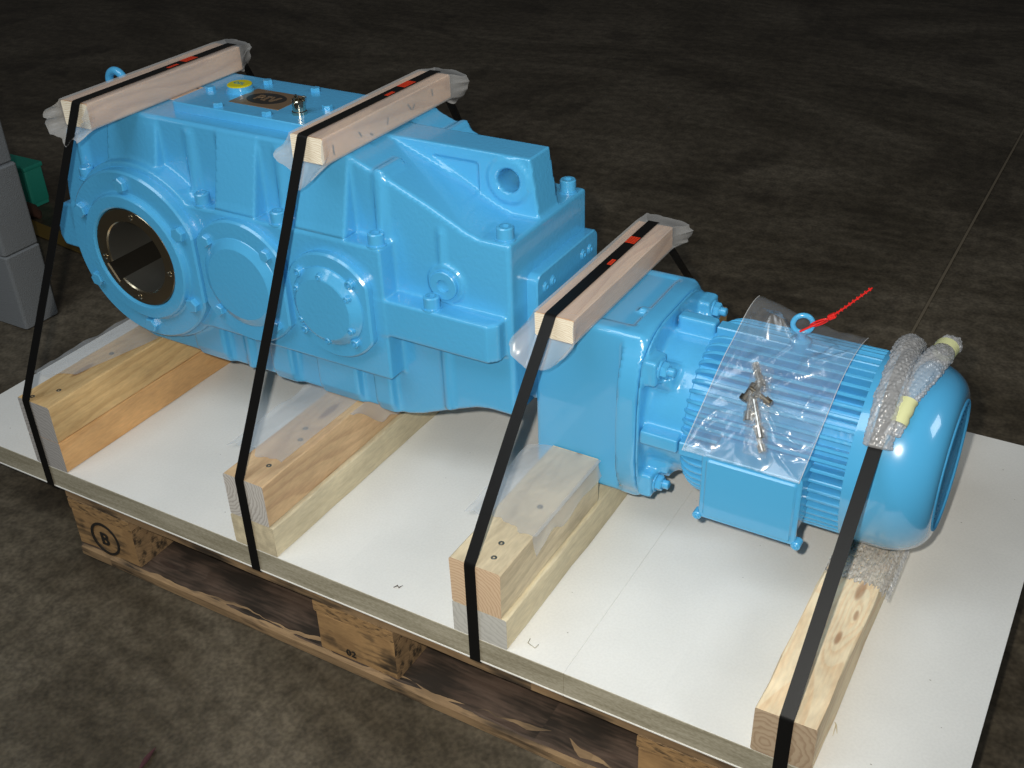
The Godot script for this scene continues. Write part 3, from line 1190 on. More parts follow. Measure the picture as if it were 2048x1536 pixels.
func clipped_disc(cx: float, cy: float, r: float, left: float, right: float, round_ := 0.006) -> PackedVector2Array:
	var out := PackedVector2Array()
	for i in 96:
		var a := TAU * i / 96
		var p := Vector2(cx + r * cos(a), cy + r * sin(a))
		# soft clip against the flats
		p.x = minf(p.x, right)
		p.x = maxf(p.x, left)
		if out.is_empty() or out[out.size() - 1].distance_to(p) > 0.0008:
			out.append(p)
	return out


func gear_covers(o):
	var P = M.paint
	var z := -0.2137
	# output side
	var m := MB.new()
	var c = piece("output_cover", ring_plate(Vector2(0.007, 0.32), 0.0838, clipped_disc(0.007, 0.32, 0.143, -0.2, 0.136), z - 0.004, z + 0.0175), P, o)
	for k in 6:
		var a := PI / 6 + k * PI / 3
		piece("hex_bolt", hex_bolt("z", Vector3(0.007 + 0.1225 * cos(a), 0.32 + 0.1225 * sin(a), z + 0.0170), 0.0125, 0.0095, 0.3 + k * 0.2), P, c)
	# hollow shaft: face ring, keyed bore
	var s := MB.new()
	var lip := MB.new()
	var N := 240
	var a0 := deg_to_rad(213.0)
	var zf := -0.1905
	for i in N:
		var q := []
		for e in 2:
			var a := TAU * (i + e) / N
			var d := Vector3(cos(a), sin(a), 0)
			q.append([d * 0.0832 + Vector3(0.007, 0.32, zf), d * keyed(a, a0, 0.0625) + Vector3(0.007, 0.32, zf), d * keyed(a, a0, 0.0605) + Vector3(0.007, 0.32, zf - 0.002), d * keyed(a, a0, 0.0605) + Vector3(0.007, 0.32, -0.526), d, d * 0.0817 + Vector3(0.007, 0.32, zf + 0.0004), d * 0.0834 + Vector3(0.007, 0.32, zf - 0.0013)])
		var Z := Vector3(0, 0, 1)
		s.flat(q[0][0], q[1][0], q[1][1], q[0][1], Z)
		lip.flat(q[0][1], q[1][1], q[1][2], q[0][2], Z - q[0][4])
		lip.flat(q[0][5], q[1][5], q[1][6], q[0][6], Z + q[0][4])
		s.flat(q[0][0], q[1][0], q[1][0] - Vector3(0, 0, 0.3), q[0][0] - Vector3(0, 0, 0.3), q[0][4])
	var sh = piece("shaft_ring", s.mesh(), M.bare_steel, o)
	piece("bright_lip", lip.mesh(), M.bright_lip, sh)
	var bore := MB.new()
	var key := MB.new()
	for i in N:
		var q := []
		for e in 2:
			var a := TAU * (i + e) / N
			var d := Vector3(cos(a), sin(a), 0)
			q.append([d * keyed(a, a0, 0.0605) + Vector3(0.007, 0.32, zf - 0.002), d * keyed(a, a0, 0.0605) + Vector3(0.007, 0.32, -0.526), d, keyed(a, a0, 0.0605)])
		var into := key if q[0][3] > 0.064 or q[1][3] > 0.064 else bore
		into.flat(q[0][0], q[1][0], q[1][1], q[0][1], -q[0][2])
	piece("bore", bore.mesh(), M.bore_steel, sh)
	piece("keyway", key.mesh(), M.dark_steel, sh)
	for a in [82.0, 190.0, 262.0, 350.0]:
		var h := MB.new()
		h.xf = Transform3D(Basis(), Vector3(0.007 + 0.0725 * cos(deg_to_rad(a)), 0.32 + 0.0725 * sin(deg_to_rad(a)), zf))
		lathe(h, [Vector2(0.0046, -0.001), Vector2(0.0046, 0.0006), Vector2(0.0034, 0.0014), Vector2(0.002, 0.0004), Vector2(0, 0.0004)], 16)
		piece("ring_screw", h.mesh(), M.zinc, sh)
	# middle shaft
	m = MB.new()
	prism(m, clipped_disc(0.2225, 0.32, 0.1005, 0.1385, 0.3065), z - 0.004, z + 0.0135, 0.003, 0.0)
	m.xf = Transform3D(Basis(), Vector3(0.222, 0.32, z + 0.0135))
	lathe(m, [Vector2(0.0745, -0.001), Vector2(0.0725, 0.001), Vector2(0.0605, 0.0075), Vector2(0.0585, 0.0085), Vector2(0, 0.0085)], 72)
	c = piece("bearing_cover", m.mesh(), P, o)
	for q in [[0.164, 0.379], [0.281, 0.379], [0.166, 0.261], [0.281, 0.261]]:
		piece("hex_bolt", hex_bolt("z", Vector3(q[0], q[1], z + 0.0132), 0.0095, 0.0075, 0.5 + q[0]), P, c)
	# input side
	m = MB.new()
	prism(m, clipped_disc(0.390, 0.32, 0.084, 0.319, 0.461), z - 0.004, z + 0.0135, 0.003, 0.0)
	m.xf = Transform3D(Basis(), Vector3(0.387, 0.32, z + 0.0135))
	lathe(m, [Vector2(0.0635, -0.001), Vector2(0.0625, 0.002), Vector2(0.0600, 0.0045), Vector2(0.0500, 0.0125), Vector2(0.0480, 0.0135), Vector2(0, 0.0135)], 72)
	c = piece("bearing_cover", m.mesh(), P, o)
	for q in [[0.341, 0.367], [0.434, 0.367], [0.432, 0.271], [0.339, 0.272]]:
		piece("cover_screw", cap_screw("z", Vector3(q[0], q[1], z + 0.0132), 0.0068, 0.0078), P, c)
	for k in 6:
		var a := deg_to_rad(31.0 + k * 60.0)
		piece("small_screw", cap_screw("z", Vector3(0.387 + 0.0525 * cos(a), 0.32 + 0.0515 * sin(a), z + 0.0215), 0.0050, 0.0065), P, c)


func keyed(a: float, a0: float, r: float) -> float:
	var d := wrapf(a - a0, -PI, PI)
	if absf(d) < asin(0.0155 / r):
		return (r + 0.012) / cos(d)
	return r


func ring_plate(c: Vector2, r: float, outer: PackedVector2Array, z0: float, z1: float) -> ArrayMesh:
	# a plate with an outline and a round hole, and a raised collar round the hole
	var m := MB.new()
	var k := outer.size()
	var ch := 0.003
	for i in k:
		var p := outer[i]
		var q := outer[(i + 1) % k]
		var pd := (p - c).normalized()
		var qd := (q - c).normalized()
		var pi := p - pd * ch
		var qi := q - qd * ch
		var ph := c + pd * r
		var qh := c + qd * r
		var Z := Vector3(0, 0, 1)
		var np := Vector3(pd.x, pd.y, 0)
		var nq := Vector3(qd.x, qd.y, 0)
		if absf(p.x - q.x) < 1e-6:
			np = Vector3(signf(p.x - c.x), 0, 0)
			nq = np
		m.quad(Vector3(p.x, p.y, z0), Vector3(q.x, q.y, z0), Vector3(q.x, q.y, z1 - ch), Vector3(p.x, p.y, z1 - ch), np, nq, nq, np)
		m.quad(Vector3(p.x, p.y, z1 - ch), Vector3(q.x, q.y, z1 - ch), Vector3(qi.x, qi.y, z1), Vector3(pi.x, pi.y, z1), np + Z, nq + Z, nq + Z, np + Z)
		m.quad(Vector3(pi.x, pi.y, z1), Vector3(qi.x, qi.y, z1), Vector3(qh.x, qh.y, z1), Vector3(ph.x, ph.y, z1), Z, Z, Z, Z)
	var l := MB.new()
	l.xf = Transform3D(Basis(), Vector3(c.x, c.y, z1))
	lathe(l, [Vector2(0.113, -0.001), Vector2(0.1085, 0.0015), Vector2(0.1065, 0.0075), Vector2(0.104, 0.0095), Vector2(0.0875, 0.0095), Vector2(0.085, 0.008), Vector2(0.0838, 0.004), Vector2(0.0838, -0.02)], 72)
	m.v.append_array(l.v)
	m.n.append_array(l.n)
	m.t.append_array(l.t)
	return m.mesh()


func gear_top(o):
	var P = M.paint
	var m := MB.new()
	m.xf = facing("y", Vector3.ZERO)
	prism(m, rect(0.058, 0.278, 0.322, 0.418, 0.008), 0.540, 0.5565, 0.0015, 0.0)
	var lid = piece("inspection_lid", m.mesh(), P, o)
	for q in [[0.079, -0.345], [0.145, -0.290], [0.239, -0.291], [0.304, -0.350], [0.235, -0.409], [0.140, -0.409]]:
		piece("lid_bolt", hex_bolt("y", Vector3(q[0], 0.5562, q[1]), 0.0078, 0.0065, q[0] * 9.0), P, lid)
	# filler plug with a yellow cap
	var f := MB.new()
	f.xf = facing("y", Vector3(0.125, 0.5562, -0.362))
	lathe(f, [Vector2(0.0215, 0), Vector2(0.0215, 0.003), Vector2(0.0195, 0.004), Vector2(0.0195, 0.0095), Vector2(0.0185, 0.0102), Vector2(0, 0.0102)], 36)
	var fp = piece("filler_plug", f.mesh(), P, lid)
	var y := MB.new()
	y.xf = facing("y", Vector3(0.125, 0.5664, -0.362))
	lathe(y, [Vector2(0.0192, 0), Vector2(0.0192, 0.0012), Vector2(0.018, 0.002), Vector2(0, 0.0022)], 36)
	var cap = piece("yellow_cap", y.mesh(), M.yellow_plastic, o)
	cap.set_meta("label", "round yellow cap with a small printed word")
	writing("OIL", 0.0125, Transform3D(Basis.from_euler(Vector3(-PI / 2, 0, 0)), Vector3(0.125, 0.5684, -0.362)), M.teal_print, cap, "cap_print")
	# breather
	var v := MB.new()
	v.xf = facing("y", Vector3(0.2795, 0.5562, -0.316))
	lathe(v, [Vector2(0.0112, 0), Vector2(0.0112, 0.0045), Vector2(0.0095, 0.0055), Vector2(0.0095, 0.0195), Vector2(0.0085, 0.021), Vector2(0.0055, 0.021), Vector2(0.005, 0.012), Vector2(0, 0.012)], 28)
	var br = piece("breather", v.mesh(), M.zinc, o)
	for k in 3:
		var a := k * TAU / 3 + 0.5
		var t := MB.new()
		t.xf = Transform3D(Basis(Vector3.UP, a), Vector3(0.2795, 0.5562, -0.316))
		block(t, Vector3(0.0068, 0.018, -0.0022), Vector3(0.0108, 0.0265, 0.0022), 0.0008)
		piece("breather_tooth", t.mesh(), M.zinc, br)
	# maker's plate: black oval with worn letters
	var n := MB.new()
	n.xf = facing("y", Vector3.ZERO)
	prism(n, rect(0.1435, 0.3135, 0.2405, 0.3815, 0.002), 0.5560, 0.5572, 0.0003, 0.0)
	var np = piece("nameplate", n.mesh(), M.copper_plate, o)
	np.set_meta("label", "brown metal plate with a black oval emblem")
	var e := MB.new()
	e.xf = facing("y", Vector3(0.190, 0.5571, -0.3475))
	var ov := PackedVector2Array()
	for i in 40:
		ov.append(Vector2(0.0345 * cos(TAU * i / 40), 0.0235 * sin(TAU * i / 40)))
	prism(e, ov, 0.0, 0.0004)
	var oval = piece("black_oval", e.mesh(), M.black_print, np)
	writing("PIV", 0.027, Transform3D(Basis.from_euler(Vector3(-PI / 2, 0, 0)), Vector3(0.190, 0.5575, -0.3475)), M.copper_plate, oval, "emblem_letters")
	var p2 := MB.new()
	p2.xf = facing("y", Vector3.ZERO)
	prism(p2, rect(-0.062, 0.316, 0.0245, 0.384, 0.002), 0.5418, 0.5428, 0.0003, 0.0)
	var rp = piece("rating_plate", p2.mesh(), M.pale_plate, o)
	var st := MB.new()
	st.xf = facing("y", Vector3.ZERO)
	prism(st, rect(-0.002, 0.373, 0.022, 0.3765), 0.5427, 0.54305)
	piece("printed_line", st.mesh(), M.black_print, rp)
	var ey := MB.new()
	eye_ring(ey, Vector3(-0.147, 0.537, -0.36), 0.0180, 0.0070)
	ey.xf = facing("y", Vector3(-0.147, 0.503, -0.36))
	lathe(ey, [Vector2(0.013, 0.0), Vector2(0.013, 0.014), Vector2(0.007, 0.017), Vector2(0.006, 0.024)], 20)
	piece("lifting_eye", ey.mesh(), P, o)


func super_oval(hz: float, hy: float, n: float, cz: float, cy: float, k := 72) -> PackedVector2Array:
	var out := PackedVector2Array()
	for i in k:
		var a := TAU * i / k
		var c := cos(a)
		var s := sin(a)
		out.append(Vector2(cz + signf(c) * hz * pow(absf(c), 2.0 / n), cy + signf(s) * hy * pow(absf(s), 2.0 / n)))
	return out


func build_motor(o):
	var P = M.paint
	var S = M.smooth_paint
	# adapter plate between block and lantern
	var a := MB.new()
	a.xf = facing("x", Vector3.ZERO)
	# facing x: local x is -z, local y is y, local z is x
	prism(a, rect(0.289, 0.19, 0.474, 0.394, 0.014, 5), 0.668, 0.6865, 0.0018, 0.0)
	var ap = piece("adapter_plate", a.mesh(), P, o)
	for zz in [-0.313, -0.334, -0.427, -0.449]:
		piece("plate_screw", cap_screw("x", Vector3(0.6863, 0.369, zz), 0.0066, 0.0026), P, ap)
	# lantern with its flange
	var L := []
	L.append(pr(0, Vector3(0.7655, 0.2115, -0.3805), Vector3(0.084, 0.1335, 0.0975), 0.009, 0.0, false))
	L.append(prp(6, super_oval(0.1235, 0.139, 3.6, -0.378, 0.2105), Vector3(0.838, 0, 0), Vector3(0.0155, 0, 0), 0.003, 0.012, false))
	L.append(pr(0, Vector3(0.760, 0.3475, -0.384), Vector3(0.066, 0.004, 0.078), 0.002, 0.0, false, true))
	L.append(pr(0, Vector3(0.818, 0.3455, -0.352), Vector3(0.006, 0.004, 0.0055), 0.002, 0.0, false))
	piece("lantern", cast(L, Vector3(0.672, 0.062, -0.520), Vector3(0.872, 0.362, -0.240), 0.0042, -0.378), S, o)
	# end shield with its flange, four arms and neck
	var E := []
	E.append(prp(6, super_oval(0.1245, 0.1385, 3.4, -0.377, 0.2105), Vector3(0.8565, 0, 0), Vector3(0.0022, 0, 0), 0.001, 0.0, false))
	E.append(pr(5, Vector3(0.888, MY, MZ), Vector3(0.034, 0.1055, 0), 0.003, 0.010, false))
	E.append(pr(0, Vector3(0.890, MY, MZ + 0.112), Vector3(0.027, 0.0105, 0.0155), 0.0025, 0.005, false))
	E.append(pr(0, Vector3(0.890, MY, MZ - 0.112), Vector3(0.027, 0.0105, 0.0155), 0.0025, 0.005, false))
	E.append(pr(0, Vector3(0.890, MY + 0.115, MZ), Vector3(0.027, 0.0155, 0.0105), 0.0025, 0.005, false))
	E.append(pr(0, Vector3(0.890, MY - 0.110, MZ), Vector3(0.027, 0.0155, 0.0105), 0.0025, 0.005, false))
	for s in [[1, 1], [1, -1], [-1, 1], [-1, -1]]:
		E.append(pr(0, Vector3(0.866, MY + 0.0915 * s[0], MZ + 0.0935 * s[1]), Vector3(0.0105, 0.019, 0.019), 0.004, 0.006, false))
		E.append(pr(0, Vector3(0.874, MY + 0.076 * s[0], MZ + 0.078 * s[1]), Vector3(0.017, 0.013, 0.013), 0.004, 0.012, false))
		E.append(pr(5, Vector3(0.890, MY + 0.0925 * s[0], MZ + 0.0945 * s[1]), Vector3(0.013, 0.0155, 0), 0.0, 0.0, false, true))
	var es = piece("end_shield", cast(E, Vector3(0.846, 0.062, -0.520), Vector3(0.932, 0.362, -0.228), 0.0036, MZ), P, o)
	for s in [[1, 1], [1, -1], [-1, 1], [-1, -1]]:
		piece("flange_nut", hex_bolt("x", Vector3(0.8766, MY + 0.0925 * s[0], MZ + 0.0935 * s[1]), 0.0118, 0.0105, 0.2, 0.0145, 0.009), P, es)
	# finned stator
	var b := MB.new()
	b.xf = facing("x", Vector3(0, MY, MZ))
	lathe(b, [Vector2(0.107, 0.916), Vector2(0.1095, 0.918), Vector2(0.1095, 1.142)], 96, false)
	var sta = piece("stator", b.mesh(), P, o)
	var fin := MB.new()
	var prof := PackedVector2Array()
	# outline of one fin: along x, outwards
	for q in [[0.914, 0.104], [1.1385, 0.104], [1.1385, 0.1235], [1.1365, 0.1255], [0.945, 0.1255], [0.934, 0.1245], [0.925, 0.1215], [0.918, 0.1165], [0.914, 0.110]]:
		prof.append(Vector2(q[0], q[1]))
	prism(fin, prof, -0.0027, 0.0027, 0.0012)
	var fm := fin.mesh()
	for i in 52:
		var ang := TAU * (i + 0.5) / 52
		var f := MeshInstance3D.new()
		f.name = numbered(sta, "cooling_fin")
		f.mesh = fm
		f.material_override = P
		sta.add_child(f, true)
		# angle 0 points to the viewer (+z), 90 degrees up
		f.transform = Transform3D(Basis(Vector3.RIGHT, PI / 2 - ang), Vector3(0, MY, MZ) - parent_origin(sta))
	# wider fins on the arms
	for q in [[PI / 2, 0.127], [0.0, 0.127], [-PI / 2, 0.127]]:
		var w := MB.new()
		w.xf = Transform3D(Basis(Vector3.RIGHT, PI / 2 - q[0]), Vector3(0, MY, MZ))
		block(w, Vector3(0.919, 0.10, -0.0105), Vector3(0.985, q[1], 0.0105), 0.0015)
		piece("stator_foot", w.mesh(), P, sta)
	# fan cover
	var c := MB.new()
	c.xf = facing("x", Vector3(0, MY, MZ))
	var cp := [Vector2(0.1262, 1.1365), Vector2(0.1282, 1.1365), Vector2(0.1285, 1.139), Vector2(0.1285, 1.183)]
	for i in 16:
		var t := PI / 2 * (i + 1) / 16
		cp.append(Vector2(0.1285 - 0.0405 * (1.0 - cos(t)), 1.183 + 0.059 * sin(t)))
	cp.append(Vector2(0.0865, 1.2422))
	lathe(c, cp, 120, false)
	var co = piece("fan_cover", c.mesh(), S, o)
	# grille: rim, rings, spokes and the dark fan behind
	var g := MB.new()
	g.xf = facing("x", Vector3(0, MY, MZ))
	lathe(g, [Vector2(0.0885, 1.2415), Vector2(0.0880, 1.2432), Vector2(0.0865, 1.2440), Vector2(0.0845, 1.2432), Vector2(0.0835, 1.240)], 96)
	for r in [0.0800, 0.0745, 0.069, 0.0635, 0.058, 0.0525, 0.047, 0.0415, 0.036, 0.0305, 0.025, 0.0195]:
		lathe(g, [Vector2(r + 0.0019, 1.2395), Vector2(r + 0.0019, 1.2410), Vector2(r - 0.0019, 1.2410), Vector2(r - 0.0019, 1.2395)], 72)
	lathe(g, [Vector2(0.017, 1.2395), Vector2(0.017, 1.2412), Vector2(0, 1.2412)], 48)
	for k in 12:
		g.xf = Transform3D(Basis(Vector3.RIGHT, k * TAU / 12), Vector3(0, MY, MZ))
		block(g, Vector3(1.2392, 0.015, -0.0015), Vector3(1.2408, 0.084, 0.0015), 0.0)
	piece("fan_grille", g.mesh(), M.grille_paint, co)
	var fn := MB.new()
	fn.xf = facing("x", Vector3(0, MY, MZ))
	lathe(fn, [Vector2(0.086, 1.2365), Vector2(0, 1.2365)], 48)
	piece("fan_wheel", fn.mesh(), M.grille_paint, co)
	# terminal box on the near side
	var t := MB.new()
	prism(t, rect(0.972, 0.150, 1.094, 0.243, 0.006), -0.285, -0.2125, 0.001, 0.0)
	var tb = piece("terminal_box", t.mesh(), P, o)
	var ld := MB.new()
	prism(ld, rect(0.968, 0.1455, 1.098, 0.2465, 0.005), -0.2122, -0.2065, 0.0012)
	prism(ld, rect(0.974, 0.1515, 1.092, 0.2405, 0.004), -0.2067, -0.2035, 0.0022, 0.0)
	var lo = piece("box_lid", ld.mesh(), S, tb)
	for q in [[0.9665, 0.1465], [1.0995, 0.1465]]:
		var s := MB.new()
		prism(s, circle(q[0], q[1], 0.0062, 18), -0.219, -0.2045, 0.001)
		s.xf = Transform3D(Basis(), Vector3(q[0], q[1], -0.2046))
		lathe(s, [Vector2(0.0036, 0), Vector2(0.0036, 0.0016), Vector2(0.0028, 0.0022), Vector2(0.0016, 0.0022), Vector2(0.0013, 0.0008), Vector2(0, 0.0008)], 14)
		piece("lid_screw_ear", s.mesh(), P, lo)
	# lifting eye on top of the motor
	var ey := MB.new()
	ey.xf = Transform3D(Basis(Vector3.UP, 0.35), Vector3(1.031, 0.3655, -0.376))
	eye_ring(ey, Vector3.ZERO, 0.0125, 0.0036)
	ey.xf = facing("y", Vector3(1.031, 0.327, -0.376))
	lathe(ey, [Vector2(0.014, 0), Vector2(0.014, 0.015), Vector2(0.0095, 0.018), Vector2(0.0055, 0.019), Vector2(0.0055, 0.027)], 20)
	piece("motor_eye", ey.mesh(), P, o)

# ---------------------------------------------------------------- packing: bars, straps, films, bag, bubble wrap

const BARS := [[-0.0370, 0.0175, 0.5435, 0.5810, -0.158, -0.485], [0.3645, 0.4190, 0.5425, 0.5785, -0.195, -0.505], [0.7185, 0.7755, 0.3462, 0.3805, -0.224, -0.548]]


func build_bars():
	var words := ["pale pressure bar over the bored end of the gearbox, beside the lifting eye", "pale pressure bar with pencil ticks across the gearbox top, just right of the bolted lid", "pale pressure bar with bare ringed end, across the square lantern before the motor"]
	for i in 3:
		var q: Array = BARS[i]
		var o = thing("pressure_bar", words[i], "wooden bar", Vector3((q[0] + q[1]) / 2, q[2], (q[4] + q[5]) / 2), "wooden bars under the straps")
		piece("bar", timber(Vector3(q[0], q[2], q[5]), Vector3(q[1], q[3], q[4]), "z", 501 + i, 0.0006, 0.27 * i), [M.bar_wood, M.end_bright], o)
		if i == 1:
			# pencil ticks on the side that faces the motor
			for s in [[-0.215, 0.558, 0.0, 0.014], [-0.275, 0.560, 0.5, 0.010], [-0.34, 0.558, -0.4, 0.010], [-0.395, 0.562, 0.6, 0.013], [-0.405, 0.559, -0.8, 0.009], [-0.455, 0.566, 0.1, 0.011], [-0.30, 0.552, 0.9, 0.007]]:
				var m := MB.new()
				m.xf = Transform3D(Basis(Vector3.RIGHT, s[2]), Vector3(q[1] + 0.0012, s[1], s[0]))
				m.flat(Vector3(0, -s[3] / 2, -0.0015), Vector3(0, -s[3] / 2, 0.0010), Vector3(0, s[3] / 2, 0.0018), Vector3(0, s[3] / 2, -0.0007), Vector3.RIGHT)
				piece("pencil_mark", m.mesh(), M.pencil, o)


func ribbon(pts: Array, w: float, th: float) -> ArrayMesh:
	# flat band: points (x, y, z) in order, its width along x, its outer side away from the load
	var m := MB.new()
	var rings := []
	var k := pts.size()
	for i in k:
		var d: Vector3 = (pts[mini(i + 1, k - 1)] - pts[maxi(i - 1, 0)]).normalized()
		var side := Vector3.RIGHT
		var out := side.cross(d).normalized()
		side = d.cross(out).normalized()
		var p: Vector3 = pts[i]
		rings.append([p + side * w / 2, p - side * w / 2, p - side * w / 2 + out * th, p + side * w / 2 + out * th, out, side])
	for i in k - 1:
		var a: Array = rings[i]
		var b: Array = rings[i + 1]
		m.quad(a[3], a[2], b[2], b[3], a[4], a[4], b[4], b[4])
		m.quad(a[0], a[1], b[1], b[0], -a[4], -a[4], -b[4], -b[4])
		m.quad(a[0], a[3], b[3], b[0], a[5], a[5], b[5], b[5])
		m.quad(a[1], a[2], b[2], b[1], -a[5], -a[5], -b[5], -b[5])
	return m.mesh()


func corner(pts: Array, p: Vector3, from: Vector3, to: Vector3, r := 0.004):
	# a rounded bend
	var a := p + (from - p).normalized() * r
	var b := p + (to - p).normalized() * r
	for i in 5:
		var t := i / 4.0
		pts.append(a.lerp(p, t).lerp(p.lerp(b, t), t))


func build_straps():
	var xb := [-0.095, 0.356, 0.743]
	var xt := [0.000, 0.389, 0.7435]
	var words := ["black plastic strap over the bored end of the gearbox, with orange print on top", "black plastic strap over the middle of the gearbox, down the rose stained timber", "black plastic strap over the square lantern, down the greyish knotty timber"]
	var g := "black packing straps with orange print"
	var H := 0.1288
	for i in 3:
		var q: Array = BARS[i]
		var yt: float = q[3] + 0.0026
		var ring := [Vector3(xb[i], -0.0418, -0.10), Vector3(xb[i], -0.0418, 0.0030), Vector3(xb[i], H, 0.0018), Vector3(xt[i], yt, q[4] + 0.0025), Vector3(xt[i] + (0.004 if i == 1 else 0.0), yt, q[5] - 0.0025), Vector3(xb[i], H, -0.794), Vector3(xb[i], -0.0418, -0.795), Vector3(xb[i], -0.0418, -0.70)]
		var pts := [ring[0]]
		for k in range(1, ring.size() - 1):
			corner(pts, ring[k], ring[k - 1], ring[k + 1])
			# a little slack, so that the long runs are not ruler straight
			if k == 2 or k == 4:
				for s in [0.25, 0.5, 0.75]:
					var p: Vector3 = ring[k].lerp(ring[k + 1], s)
					p.x += sin(s * PI) * [0.0015, 0.003, -0.001][i]
					pts.append(p)
		pts.append(ring[ring.size() - 1])
		var o = thing("packing_strap", words[i], "strap", Vector3(xb[i], 0, -0.4), g)
		piece("band", ribbon(pts, 0.0165, 0.0008), M.strap, o)
		var marks: Array = [[-0.372, -0.400, 0], [-0.335, -0.358, 1]] if i == 0 else ([[-0.415, -0.445, 0], [-0.372, -0.392, 1]] if i == 1 else [[-0.462, -0.486, 0], [-0.385, -0.404, 1]])
		for mk in marks:
			# woven print: rows of small lozenges
			var m := MB.new()
			var half: float = 0.0078 if mk[2] == 0 else 0.0035
			var xo: float = 0.0 if mk[2] == 0 else 0.0042
			var xm: float = xt[i] + (0.003 if i == 1 else 0.0)
			var rows := 5
			var cols := 4 if mk[2] == 0 else 2
			for r in rows:
				for c in cols:
					var za: float = lerpf(mk[0], mk[1], (r + 0.06) / rows)
					var zb2: float = lerpf(mk[0], mk[1], (r + 0.94) / rows)
					var xa := xm + xo - half + 2.0 * half * (c + 0.05) / cols
					var xc := xm + xo - half + 2.0 * half * (c + 0.95) / cols
					var yy := yt + 0.00125
					m.flat(Vector3(xa, yy, za), Vector3(xc, yy, za), Vector3(xc, yy, zb2), Vector3(xa, yy, zb2), Vector3.UP)
			piece("orange_print", m.mesh(), M.red_print, o)
	# fourth strap: over the fan cover
	var x := 1.165
	var pts := [Vector3(x, -0.0418, -0.10)]
	corner(pts, Vector3(x, -0.0418, 0.003), pts[0], Vector3(x, 0.07, 0.002))
	var R := 0.1335
	var arc := []
	for k in 21:
		var a := deg_to_rad(lerpf(49.0, 152.0, k / 20.0))
		arc.append(Vector3(lerpf(1.166, 1.158, k / 20.0), MY + R * sin(a), MZ + R * cos(a)))
	corner(pts, Vector3(x, 0.0728, 0.0022), Vector3(x, -0.04, 0.003), arc[0])
	pts.append_array(arc)
	corner(pts, Vector3(x, 0.0728, -0.7945), arc[20], Vector3(x, -0.04, -0.795))
	pts.append(Vector3(x, -0.0418, -0.795))
	var o4 = thing("packing_strap", "black plastic strap over the fan cover at the motor end, padded with bubble wrap", "strap", Vector3(x, 0, -0.4), g)
	piece("band", ribbon(pts, 0.0170, 0.0009), M.strap, o4)


func sheet(f: Callable, nu: int, nv: int) -> ArrayMesh:
	# smooth surface over a grid of points
	var P := []
	for j in nv + 1:
		for i in nu + 1:
			P.append(f.call(float(i) / nu, float(j) / nv))
	var N := []
	for j in nv + 1:
		for i in nu + 1:
			var a: Vector3 = P[j * (nu + 1) + mini(i + 1, nu)] - P[j * (nu + 1) + maxi(i - 1, 0)]
			var b: Vector3 = P[mini(j + 1, nv) * (nu + 1) + i] - P[maxi(j - 1, 0) * (nu + 1) + i]
			var n := a.cross(b)
			N.append(n.normalized() if n.length() > 1e-12 else Vector3.UP)
	var m := MB.new()
	for j in nv:
		for i in nu:
			var k := j * (nu + 1) + i
			m.quad(P[k], P[k + 1], P[k + nu + 2], P[k + nu + 1], N[k], N[k + 1], N[k + nu + 2], N[k + nu + 1])
	return m.mesh()


